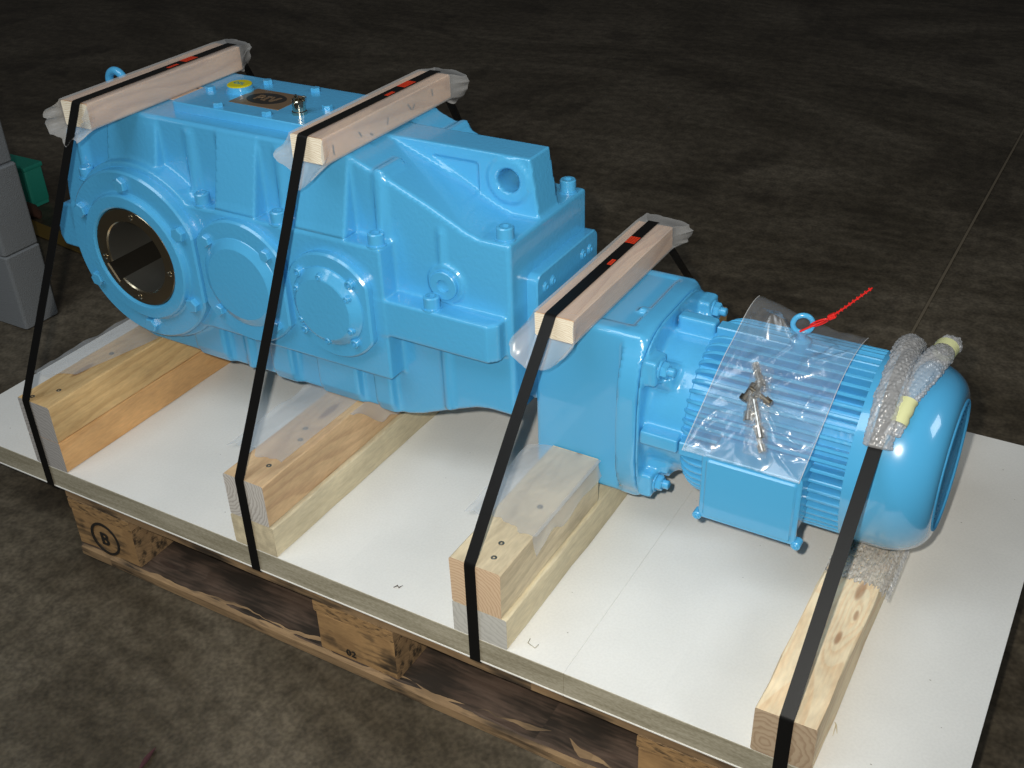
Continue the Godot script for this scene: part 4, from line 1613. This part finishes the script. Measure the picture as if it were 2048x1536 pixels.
func build_films():
	# sheets between the timber supports and the gearbox
	var g := "clear film laid over the timber supports"
	var n := noise(601, 9.0, 2)
	# x left, left edge sag, right end, right droop, z near (left, right), z far
	var rows := [
		[-0.168, 0.012, -0.050, 0.0, -0.068, -0.112, -0.34, "milky film lying on the yellowed timber support"],
		[0.272, 0.014, 0.384, 0.0, -0.066, -0.052, -0.34, "milky film over the rose stained timber support, flap hanging to its left"],
		[0.672, 0.016, 0.793, 0.036, -0.100, -0.082, -0.276, "milky film folded over the greyish knotty timber support"]]
	for k in 3:
		var q: Array = rows[k]
		var bl: float = [-0.118, 0.3223, 0.7108][k]
		var br: float = [-0.0455, 0.3961, 0.7869][k]
		var y := 0.1303
		var f := func(u: float, v: float) -> Vector3:
			var x: float = lerpf(q[0], q[2] + q[3] * 0.0, u)
			var z0: float = lerpf(q[4], q[5], u) + n.get_noise_2d(u * 0.4, k) * 0.012
			if k == 0:
				z0 = lerpf(-0.066, -0.096, smoothstep(0.2, 0.8, u)) + n.get_noise_2d(u * 0.4, 3.0) * 0.006
			var z := lerpf(z0, q[6], v)
			var yy := y + 0.0005
			if x < bl:
				var d := bl - x
				yy -= q[1] * pow(d / (bl - q[0]), 1.3) * (0.65 + 0.5 * n.get_noise_2d(z * 1.2, 5.0))
			if k == 0 and x > -0.08:
				# slides off towards the back
				z = minf(z, lerpf(-0.105, -0.235, (x + 0.08) / 0.03))
			return Vector3(x, yy + 0.0006 * n.get_noise_2d(x * 6.0, z * 6.0), z)
		var o = tag(piece("film_sheet", sheet(f, 26, 26), M.milky_film, self), q[7], "plastic film", g)
		# the fold that hangs down at the right side
		var drop: float = [0.0, 0.020, 0.030][k]
		if drop > 0.0:
			var z_a: float = -0.205 if k == 1 else q[5]
			var f2 := func(u: float, v: float) -> Vector3:
				var z := lerpf(z_a, q[6], v)
				var d := drop * (0.85 + 0.5 * n.get_noise_2d(z * 1.5, 9.0))
				if k == 1:
					d *= smoothstep(0.0, 0.5, v) * 2.4
				return Vector3(br + 0.0012 + 0.006 * u * u + (0.018 * u * v if k == 1 else 0.0), y + 0.0012 - d * u, z)
			piece("hanging_fold", sheet(f2, 8, 20), M.milky_film, o)
	# sleeves round the pressure bars, open at both ends
	var words := ["crumpled clear sleeve round the bar at the bored end of the gearbox", "clear sleeve round the bar with pencil ticks, right of the bolted lid", "clear sleeve round the bar across the lantern, sagging below its bare end"]
	# the mouths: eight points round each, clockwise from the top left (x, y)
	var near_mouth := [
		pv([-0.038, 0.5822, 0.000, 0.5822, 0.0195, 0.5822, 0.0330, 0.5620, 0.0100, 0.5360, -0.0150, 0.5190, -0.0400, 0.5400, -0.0480, 0.5690]),
		pv([0.3640, 0.5797, 0.3920, 0.5797, 0.4205, 0.5797, 0.4330, 0.5530, 0.4120, 0.5290, 0.3920, 0.5090, 0.3740, 0.5290, 0.3520, 0.5540]),
		pv([0.7170, 0.3817, 0.7460, 0.3817, 0.7770, 0.3817, 0.7850, 0.3500, 0.7620, 0.3220, 0.7330, 0.3030, 0.7080, 0.3040, 0.6860, 0.3330])]
	var far_mouth := [
		pv([-0.046, 0.5780, -0.020, 0.5800, 0.006, 0.5760, 0.0100, 0.5640, 0.000, 0.5440, -0.020, 0.5260, -0.040, 0.5330, -0.048, 0.5560]),
		pv([0.3680, 0.5740, 0.3970, 0.5740, 0.4290, 0.5690, 0.4310, 0.5580, 0.4200, 0.5370, 0.4030, 0.5240, 0.3800, 0.5290, 0.3660, 0.5500]),
		pv([0.7160, 0.3780, 0.7420, 0.3790, 0.7880, 0.3740, 0.7930, 0.3610, 0.7860, 0.3460, 0.7680, 0.3330, 0.7400, 0.3390, 0.7180, 0.3560])]
	for k in 3:
		var b: Array = BARS[k]
		var s := noise(611 + k, 1.0, 2)
		var z_a: float = b[4] + [0.026, 0.022, 0.020][k]
		var z_b: float = b[5] - 0.036
		var g0 := 0.0016
		var box := pv([b[0] - g0, b[3] + g0, (b[0] + b[1]) / 2, b[3] + g0, b[1] + g0, b[3] + g0, b[1] + g0, (b[2] + b[3]) / 2, b[1] + g0, b[2] - 0.0004, (b[0] + b[1]) / 2, b[2] - 0.0004, b[0] - g0, b[2] - 0.0004, b[0] - g0, (b[2] + b[3]) / 2])
		var nm: PackedVector2Array = near_mouth[k]
		var fm: PackedVector2Array = far_mouth[k]
		var f := func(u: float, v: float) -> Vector3:
			var w := u * 8.0
			# the top edge ends with the bar, the rest of the mouth hangs on
			var ext := smoothstep(2.0, 3.0, w) * smoothstep(8.0, 7.0, w)
			var z := lerpf(lerpf(b[4] + 0.0006, z_a, ext), z_b, v)
			var i := int(w) % 8
			var t := w - floorf(w)
			var j := (i + 1) % 8
			var p := box[i].lerp(box[j], t)
			var ne := smoothstep(b[4] - 0.012, z_a, z)
			var fe := smoothstep(b[5] + 0.006, z_b, z)
			# corners soften towards the mouths
			var ts := lerpf(t, t * t * (3.0 - 2.0 * t), 0.5)
			p = p.lerp(nm[i].lerp(nm[j], ts), ne).lerp(fm[i].lerp(fm[j], ts), fe)
			var a := u * TAU
			var e := maxf(ne, fe)
			var wr := s.get_noise_3d(cos(a) * 1.5, sin(a) * 1.5, z * 9.0)
			p += Vector2(wr, s.get_noise_3d(cos(a) * 1.5 + 30.0, sin(a) * 1.5, z * 9.0)) * e * (0.010 if k == 0 else 0.005) * (0.0 if i < 2 else smoothstep(2.0, 3.0, w) * smoothstep(8.0, 7.0, w))
			z += s.get_noise_2d(cos(a) * 1.2 + 9.0, sin(a) * 1.2) * 0.006 * e
			return Vector3(p.x, p.y, z)
		tag(piece("film_sleeve", sheet(f, 96, 80), M.sleeve_film, self), words[k], "plastic film", "film sleeves round the bars")


func build_bag():
	# flat clear bag tied to the motor's lifting eye, draped over the fins and the terminal box
	var n := noise(701, 1.0, 2)
	var n2 := noise(702, 1.0, 2)
	var th := deg_to_rad(54.4)
	var R := 0.1375
	var end := Vector2(0.250, -0.1955)                       # y, z of the lower edge
	var t0 := Vector2(MY + R * sin(th), MZ + R * cos(th))
	var slant := t0.distance_to(end)
	var arc_l := R * deg_to_rad(104.0 - 54.4)
	var total := arc_l + slant
	# creases as they run over the bag, (across, down) from its upper left corner
	var creases := []
	for l in [[0.031, 0.156, 0.097, 0.202, 0.132, 0.459], [0.082, 0.16, 0.062, 0.459, 0.027, 0.587], [0.827, 0.203, 0.697, 0.381, 0.378, 0.532], [1.0, 0.146, 0.711, 0.405, 0.458, 0.567], [0.965, 0.364, 0.876, 0.483, 0.797, 0.647], [0.998, 0.412, 0.899, 0.563, 0.817, 0.641], [0.002, 0.986, 0.037, 0.859, 0.149, 0.744], [0.012, 0.992, 0.141, 0.897, 0.231, 0.857], [0.181, 0.74, 0.121, 0.865], [0.982, 0.989, 0.86, 0.934, 0.742, 0.888, 0.991, 0.863], [0.591, 0.71, 0.704, 0.784, 0.873, 0.817], [0.426, 0.724, 0.492, 0.661, 0.636, 0.67], [0.122, 0.112, 0.29, 0.148, 0.497, 0.23], [0.313, 0.503, 0.384, 0.41, 0.486, 0.27]]:
		creases.append(pv(l))
	var pos := func(u: float, v: float) -> Vector3:
		# v: 0 at the top edge, 1 at the lower edge
		var xl := lerpf(0.958, 0.9455, v)
		var xr := lerpf(1.1085, 1.0965, v)
		var x := lerpf(xl, xr, u)
		var s := v * total
		var p: Vector2
		var nn: Vector2
		if s < arc_l:
			var a := deg_to_rad(104.0) - s / R
			nn = Vector2(sin(a), cos(a))
			p = Vector2(MY, MZ) + nn * R
		else:
			nn = Vector2(sin(th), cos(th))
			p = t0.lerp(end, (s - arc_l) / slant)
		# folds: sharp creases running from the corners, soft billows between
		var q := Vector2(u * 0.152, v * total)
		var hh := 0.008 * n.get_noise_2d(u * 1.15 + 7.0, v * 1.5) + 0.0030 * n2.get_noise_2d(u * 3.2, v * 4.0)
		for line in creases:
			var d := 1.0
			for k in line.size() - 1:
				var a2 := Vector2(line[k].x * 0.152, line[k].y * total)
				var b2 := Vector2(line[k + 1].x * 0.152, line[k + 1].y * total)
				var t: float = clampf((q - a2).dot(b2 - a2) / (b2 - a2).length_squared(), 0.0, 1.0)
				d = minf(d, q.distance_to(a2.lerp(b2, t)))
			hh += 0.0046 * exp(-d * d / (0.0026 * 0.0026))
		# puffed facets
		for pt in [[0.27, 0.19, 0.024, 0.9], [0.80, 0.76, 0.020, 0.46], [0.27, 0.40, 0.020, 0.5], [0.70, 0.36, 0.024, 0.62], [0.16, 0.88, 0.020, 0.46], [0.56, 0.50, 0.016, 0.48], [0.88, 0.56, 0.015, 0.46], [0.60, 0.95, 0.015, 0.46], [0.10, 0.66, 0.014, 0.46]]:
			var off := q - Vector2(pt[0] * 0.152, pt[1] * total)
			off.x += n2.get_noise_2d(u * 3.0 + pt[0] * 50.0, v * 3.0) * 0.012
			var dd: float = sqrt(off.x * off.x * 0.7 + off.y * off.y + 0.000004) / pt[2]
			hh += pt[3] * pt[2] * maxf(0.0, 1.0 - dd) 
		hh = maxf(hh, -0.001) * smoothstep(-0.02, 0.12, u) * smoothstep(1.02, 0.88, u) * smoothstep(1.03, 0.9, v) + 0.001
		# the lump of small parts in the middle of the lower half
		var dx := (u - 0.42 - 0.25 * (v - 0.62)) / 0.17
		var dv := (v - 0.66) / 0.24
		hh += 0.015 * exp(-(dx * dx + dv * dv)) + 0.0030 * absf(n2.get_noise_2d(u * 7.0, v * 9.0)) * exp(-(dx * dx + dv * dv) * 0.6)
		# upper left corner stands clear of the fins
		hh += 0.024 * smoothstep(0.35, 0.0, v) * smoothstep(0.75, 0.0, u)
		hh += 0.0018
		p += nn * hh
		return Vector3(x, p.x, p.y)
	var o = thing("parts_bag", "clear creased plastic bag of small metal parts, tied to the motor's lifting eye", "plastic bag", Vector3(1.03, 0.3, -0.3))
	piece("bag_front", sheet(pos, 110, 140), M.clear_bag, o)
	var back := func(u: float, v: float) -> Vector3:
		var p: Vector3 = pos.call(u, v)
		var c := Vector2(p.y - MY, p.z - MZ).normalized()
		var dep := 0.0015 + 0.010 * exp(-(pow((u - 0.42) / 0.17, 2.0) + pow((v - 0.66) / 0.24, 2.0)))
		return Vector3(p.x, p.y - c.x * dep, p.z - c.y * dep)
	piece("bag_back", sheet(back, 48, 60), M.clear_bag, o)
	# welded seams along the edges
	for e in 2:
		var path := PackedVector3Array()
		for k in 41:
			path.append(pos.call(float(e), k / 40.0))
		var m := MB.new()
		tube(m, path, 0.0006, 6)
		piece("bag_seam", m.mesh(), M.sleeve_film, o)
	# the parts inside
	var inside = thing("bagged_fittings", "small plated screws and a dowel lying inside the clear bag", "screws", Vector3(1.01, 0.28, -0.25))
	var spots := [[0.35, 0.50, 1.0, 0.0085, 0.040, "fitting_steel"], [0.40, 0.57, 1.35, 0.0060, 0.036, "fitting_steel"], [0.39, 0.68, 1.25, 0.0068, 0.048, "fitting_steel"], [0.50, 0.75, 1.05, 0.0062, 0.054, "fitting_steel"], [0.45, 0.62, 0.4, 0.0050, 0.034, "bare_steel"], [0.57, 0.85, 0.95, 0.0058, 0.036, "fitting_steel"], [0.34, 0.61, 1.8, 0.0075, 0.026, "dark_steel"]]
	for q in spots:
		var c: Vector3 = pos.call(q[0], q[1])
		var du: Vector3 = (pos.call(q[0] + 0.05, q[1]) - pos.call(q[0] - 0.05, q[1])).normalized()
		var dv: Vector3 = (pos.call(q[0], q[1] + 0.04) - pos.call(q[0], q[1] - 0.04)).normalized()
		var nn := Vector2(c.y - MY, c.z - MZ).normalized()
		c -= Vector3(0, nn.x, nn.y) * 0.0080
		var d: Vector3 = du * cos(q[2]) + dv * sin(q[2])
		var m := MB.new()
		var x := d.cross(Vector3(0, nn.x, nn.y)).normalized()
		m.xf = Transform3D(Basis(x, d.cross(x).normalized(), d), c - d * q[4] / 2.0)
		var r: float = q[3]
		lathe(m, [Vector2(0, 0), Vector2(r * 0.55, 0), Vector2(r * 0.6, 0.001), Vector2(r * 0.6, q[4] * 0.72), Vector2(r, q[4] * 0.72), Vector2(r, q[4] - 0.001), Vector2(r * 0.85, q[4]), Vector2(0, q[4])], 16)
		piece("fitting", m.mesh(), M[q[5]], inside)
	# inner pouch with a zip line
	var pouch := func(u: float, v: float) -> Vector3:
		var p: Vector3 = pos.call(0.25 + 0.20 * u + 0.24 * v, 0.44 + 0.50 * v)
		var nn := Vector2(p.y - MY, p.z - MZ).normalized()
		var dep := 0.0020 + 0.0060 * absf(n2.get_noise_2d(u * 4.0, v * 8.0))
		return p - Vector3(0, nn.x, nn.y) * dep
	piece("inner_pouch", sheet(pouch, 40, 80), M.clear_bag, inside)
	# red cable tie through the eye
	var t = thing("cable_tie", "red plastic cable tie through the motor's lifting eye, its tail sticking up", "cable tie", Vector3(1.04, 0.365, -0.376))
	var tail := MB.new()
	tube(tail, PackedVector3Array([Vector3(1.030, 0.3575, -0.369), Vector3(1.0425, 0.3665, -0.372), Vector3(1.053, 0.3735, -0.376), Vector3(1.062, 0.3805, -0.378), Vector3(1.084, 0.404, -0.379), Vector3(1.1095, 0.434, -0.380)]), [0.0021, 0.0021, 0.0022, 0.0022, 0.0019, 0.0018], 8, true, 0.6)
	piece("tie_tail", tail.mesh(), M.red_plastic, t)
	var hd := MB.new()
	hd.xf = Transform3D(Basis(Vector3(0, 0, 1), 0.62), Vector3(1.066, 0.384, -0.3785))
	block(hd, Vector3(-0.005, -0.0034, -0.0032), Vector3(0.005, 0.0034, 0.0032), 0.0008)
	piece("tie_head", hd.mesh(), M.red_plastic, t)
	var lp := MB.new()
	var loop := PackedVector3Array()
	for k in 17:
		var a := TAU * k / 16
		loop.append(Vector3(1.0515 + 0.0105 * cos(a) - 0.0022 * sin(a), 0.3722 + 0.0075 * cos(a) + 0.0030 * sin(a), -0.3765 + 0.0028 * sin(a)))
	tube(lp, loop, 0.0013, 6, false)
	piece("tie_loop", lp.mesh(), M.red_plastic, t)
	for k in 9:
		var rb := MB.new()
		var c := Vector3(1.0725, 0.391, -0.3788).lerp(Vector3(1.107, 0.4315, -0.380), k / 8.0)
		rb.xf = Transform3D(Basis(Vector3(0, 0, 1), 0.87), c)
		block(rb, Vector3(-0.0006, -0.0022, -0.0016), Vector3(0.0006, 0.0022, 0.0016), 0.0003)
		piece("tie_tooth", rb.mesh(), M.red_plastic, t)


func bubble_roll(path: PackedVector3Array, r: Array, sd: int, pitch := 0.0068) -> ArrayMesh:
	# a rolled strip of bubble wrap: every bubble a small dome on the roll
	var n := noise(sd, 20.0, 2)
	var L := [0.0]
	for i in range(1, path.size()):
		L.append(L[i - 1] + path[i].distance_to(path[i - 1]))
	var total: float = L[L.size() - 1]
	var at := func(s: float) -> int:
		for i in range(1, L.size()):
			if s <= L[i]:
				return i
		return L.size() - 1
	var f := func(u: float, v: float) -> Vector3:
		var s: float = v * total
		var i: int = at.call(s)
		var t: float = clampf((s - L[i - 1]) / maxf(L[i] - L[i - 1], 1e-6), 0, 1)
		var c: Vector3 = path[i - 1].lerp(path[i], t)
		var d := (path[i] - path[i - 1]).normalized()
		var rad: float = lerpf(r[i - 1], r[i], t)
		var out := Vector3(0, c.y - MY, c.z - MZ).normalized()
		var x := out.cross(d).normalized()
		var a := u * TAU
		# hexagonal rows of domes
		var ring := TAU * rad
		var row := s / (pitch * 0.87)
		var col := u * roundf(ring / pitch) + (0.5 if int(floor(row)) % 2 == 1 else 0.0)
		var fx := (col - floorf(col) - 0.5) * 2.0
		var fy := (row - floorf(row) - 0.5) * 2.0
		var dome := sqrt(maxf(0.0, 1.0 - (fx * fx + fy * fy) * 0.95)) * 0.0018
		var crush := clampf(0.75 + n.get_noise_2d(u * 0.3, s * 3.0) * 1.1, 0.1, 1.0)
		var rr := rad * (1.0 + 0.14 * n.get_noise_2d(cos(a) * 0.07 + s * 1.6, sin(a) * 0.07)) + dome * crush
		if v < 0.0001 or v > 0.9999:
			rr *= 0.8
		return c + x * cos(a) * rr + out * sin(a) * rr * 0.78
	return sheet(f, 84, int(total / 0.0014))


func build_bubble_wrap():
	var g := "bubble wrap padding under the fourth strap"
	var path := PackedVector3Array()
	var rad := []
	for k in 15:
		var t := k / 14.0
		var a := deg_to_rad(lerpf(33.0, 128.0, t))
		path.append(Vector3(lerpf(1.1675, 1.157, t), MY + 0.139 * sin(a), MZ + 0.139 * cos(a)))
		rad.append(0.0158 + 0.0008 * sin(t * 9.0))
	tag(piece("bubble_wrap", bubble_roll(path, rad, 801), M.bubble_film, self), "long roll of bubble wrap round the strap on the fan cover", "bubble wrap", g)
	path = PackedVector3Array()
	rad = []
	for k in 15:
		var t := k / 14.0
		var a := deg_to_rad(lerpf(41.0, 127.0, t))
		path.append(Vector3(lerpf(1.1815, 1.2045, t), MY + 0.137 * sin(a) + 0.018 * smoothstep(0.75, 1.0, t), MZ + 0.137 * cos(a)))
		rad.append([0.007, 0.008, 0.0085, 0.0085, 0.010, 0.0125, 0.0145, 0.016, 0.0165, 0.017, 0.0165, 0.0145, 0.012, 0.0145, 0.013][k])
	var w = tag(piece("bubble_wrap", bubble_roll(path, rad, 802), M.bubble_film, self), "tapering roll of bubble wrap bound with pale tape, right of the strap", "bubble wrap", g)
	# bands of masking tape
	for q in [[2.2, 0.0105, 2.2], [12.0, 0.0145, 1.0]]:
		var m := MB.new()
		var tp := PackedVector3Array()
		for k in 7:
			var s: float = q[0] + (k - 3) * q[2] / 6.0
			var i := int(s)
			tp.append(path[i].lerp(path[mini(i + 1, 14)], s - i))
		var tr := []
		for k in 7:
			tr.append(q[1] * (1.0 + 0.08 * sin(k * 2.3)))
		tube(m, tp, tr, 14, false, 0.9)
		piece("tape_band", m.mesh(), M.masking_tape, w)
	# scrap of wrap squeezed between motor and timber
	var n := noise(803, 30.0, 2)
	var f := func(u: float, v: float) -> Vector3:
		var x := lerpf(1.128, 1.214, u)
		var z := lerpf(-0.262, -0.42, v) + n.get_noise_2d(u * 1.2, 1.0) * 0.010
		var bx := sin(x * 920.0) * sin(z * 920.0)
		var y := 0.0735 + 0.0022 * maxf(bx, 0.0) + 0.004 * n.get_noise_2d(x * 4.0, z * 4.0)
		if x > 1.2005:
			y -= (x - 1.2005) * 1.3
		return Vector3(x, y, z)
	tag(piece("bubble_wrap", sheet(f, 70, 110), M.bubble_film, self), "flat scrap of bubble wrap between the fan cover and the fresh timber", "bubble wrap", g)


# ---------------------------------------------------------------- behind, and small litter

func build_background():
	var g := "rough grey blocks stacked at the left edge"
	var words := ["rough grey block standing on the floor, lowest of the stack at the left edge", "rough grey block in the middle of the stack, level with the bored shaft", "rough grey block on top of the stack, cut off by the left edge"]
	for k in 3:
		var y0: float = [FLOOR_Y + 0.001, 0.0042, 0.2024][k]
		var y1: float = [0.0036, 0.2018, 0.62][k]
		var dx: float = [0.0, -0.003, -0.014][k]
		var m := MB.new()
		# rounded, slightly tapering block
		m.xf = facing("y", Vector3(0, 0, 0))
		prism(m, rect(-1.35, 0.503 - dx * 0.3, -0.82 + dx, 0.600, 0.008, 3), y0, y1, 0.0035)
		tag(piece("stone_block", m.mesh(), M.grey_stone, self), words[k], "block", g)
	var bx = thing("storage_box", "small green plastic box on the floor behind the grey blocks", "box", Vector3(-1.52, FLOOR_Y, -1.05))
	var t := MB.new()
	t.xf = Transform3D(Basis(), Vector3(-1.52, FLOOR_Y + 0.012, -1.05))
	prism(t, rect(-0.122, 0.0, 0.118, 0.104, 0.006, 2), -0.024, 0.036, 0.004)
	piece("box_body", t.mesh(), M.teal_box, bx)
	var lid := MB.new()
	lid.xf = Transform3D(Basis(), Vector3(-1.52, FLOOR_Y + 0.012, -1.05))
	prism(lid, rect(-0.126, 0.102, 0.122, 0.116, 0.004, 2), -0.027, 0.039, 0.003)
	piece("box_lid", lid.mesh(), M.teal_box, bx)
	for q in [[-0.1, 0.0], [0.096, 0.0]]:
		var ft := MB.new()
		ft.xf = Transform3D(Basis(), Vector3(-1.52, FLOOR_Y + 0.001, -1.05))
		block(ft, Vector3(q[0] - 0.018, 0, -0.022), Vector3(q[0] + 0.018, 0.013, 0.034), 0.002)
		piece("box_foot", ft.mesh(), M.teal_box, bx)
	var s := MB.new()
	var path := PackedVector3Array([Vector3(-1.46, -0.174, -1.01), Vector3(-1.41, -0.168, -0.99), Vector3(-1.37, -0.166, -0.98), Vector3(-1.34, -0.171, -0.972), Vector3(-1.325, -0.178, -0.970)])
	tube(s, path, [0.012, 0.019, 0.021, 0.016, 0.006], 10, true, 0.75)
	tag(piece("rag", s.mesh(), M.brown_lump, self), "dark brown rag lying on the floor before the green box", "rag")


func build_litter():
	# dry leaf on the floor in front
	var n := noise(901, 30.0, 2)
	var f := func(u: float, v: float) -> Vector3:
		var w := 0.0050 * sin(PI * pow(u, 0.8)) + 0.0003
		var c := Vector3(lerpf(0.362, 0.354, u), FLOOR_Y + 0.003 + 0.002 * sin(u * 3.0), lerpf(0.288, 0.247, u))
		return c + Vector3(1, 0.25, 0.15) * w * (v * 2.0 - 1.0) + Vector3(0, 0.0012 * absf(v * 2.0 - 1.0), 0)
	tag(piece("leaf", sheet(f, 14, 4), M.leaf_red, self), "small dark red leaf lying on the floor in front of the pallet", "leaf")
	# staple and chips of wood on the white board
	var st = thing("staple", "bent wire staple lying on the white board by its front edge", "staple", Vector3(0.817, 0.001, -0.025))
	var m := MB.new()
	tube(m, PackedVector3Array([Vector3(0.8095, 0.0012, -0.0325), Vector3(0.8105, 0.0010, -0.0245), Vector3(0.8235, 0.0010, -0.0205), Vector3(0.8245, 0.0012, -0.0285)]), 0.0006, 6)
	piece("wire", m.mesh(), M.zinc, st)
	var words := ["green grey splinter on the white board between the rose and the knotty timber", "thin splinter leaning on the right side of the fresh timber"]
	var c := MB.new()
	tube(c, PackedVector3Array([Vector3(0.590, 0.0012, -0.028), Vector3(0.594, 0.0025, -0.033), Vector3(0.597, 0.0012, -0.031), Vector3(0.600, 0.002, -0.037)]), [0.0004, 0.0011, 0.0010, 0.0003], 6)
	tag(piece("splinter", c.mesh(), M.pallet_dirty, self), words[0], "splinter")
	var d := MB.new()
	tube(d, PackedVector3Array([Vector3(1.2030, 0.0010, -0.086), Vector3(1.2065, 0.006, -0.078), Vector3(1.2105, 0.0012, -0.070)]), [0.0004, 0.0008, 0.0003], 6)
	tube(d, PackedVector3Array([Vector3(1.2060, 0.005, -0.079), Vector3(1.2070, 0.001, -0.064)]), [0.0006, 0.0003], 6)
	tag(piece("splinter", d.mesh(), M.pine_pale, self), words[1], "splinter")
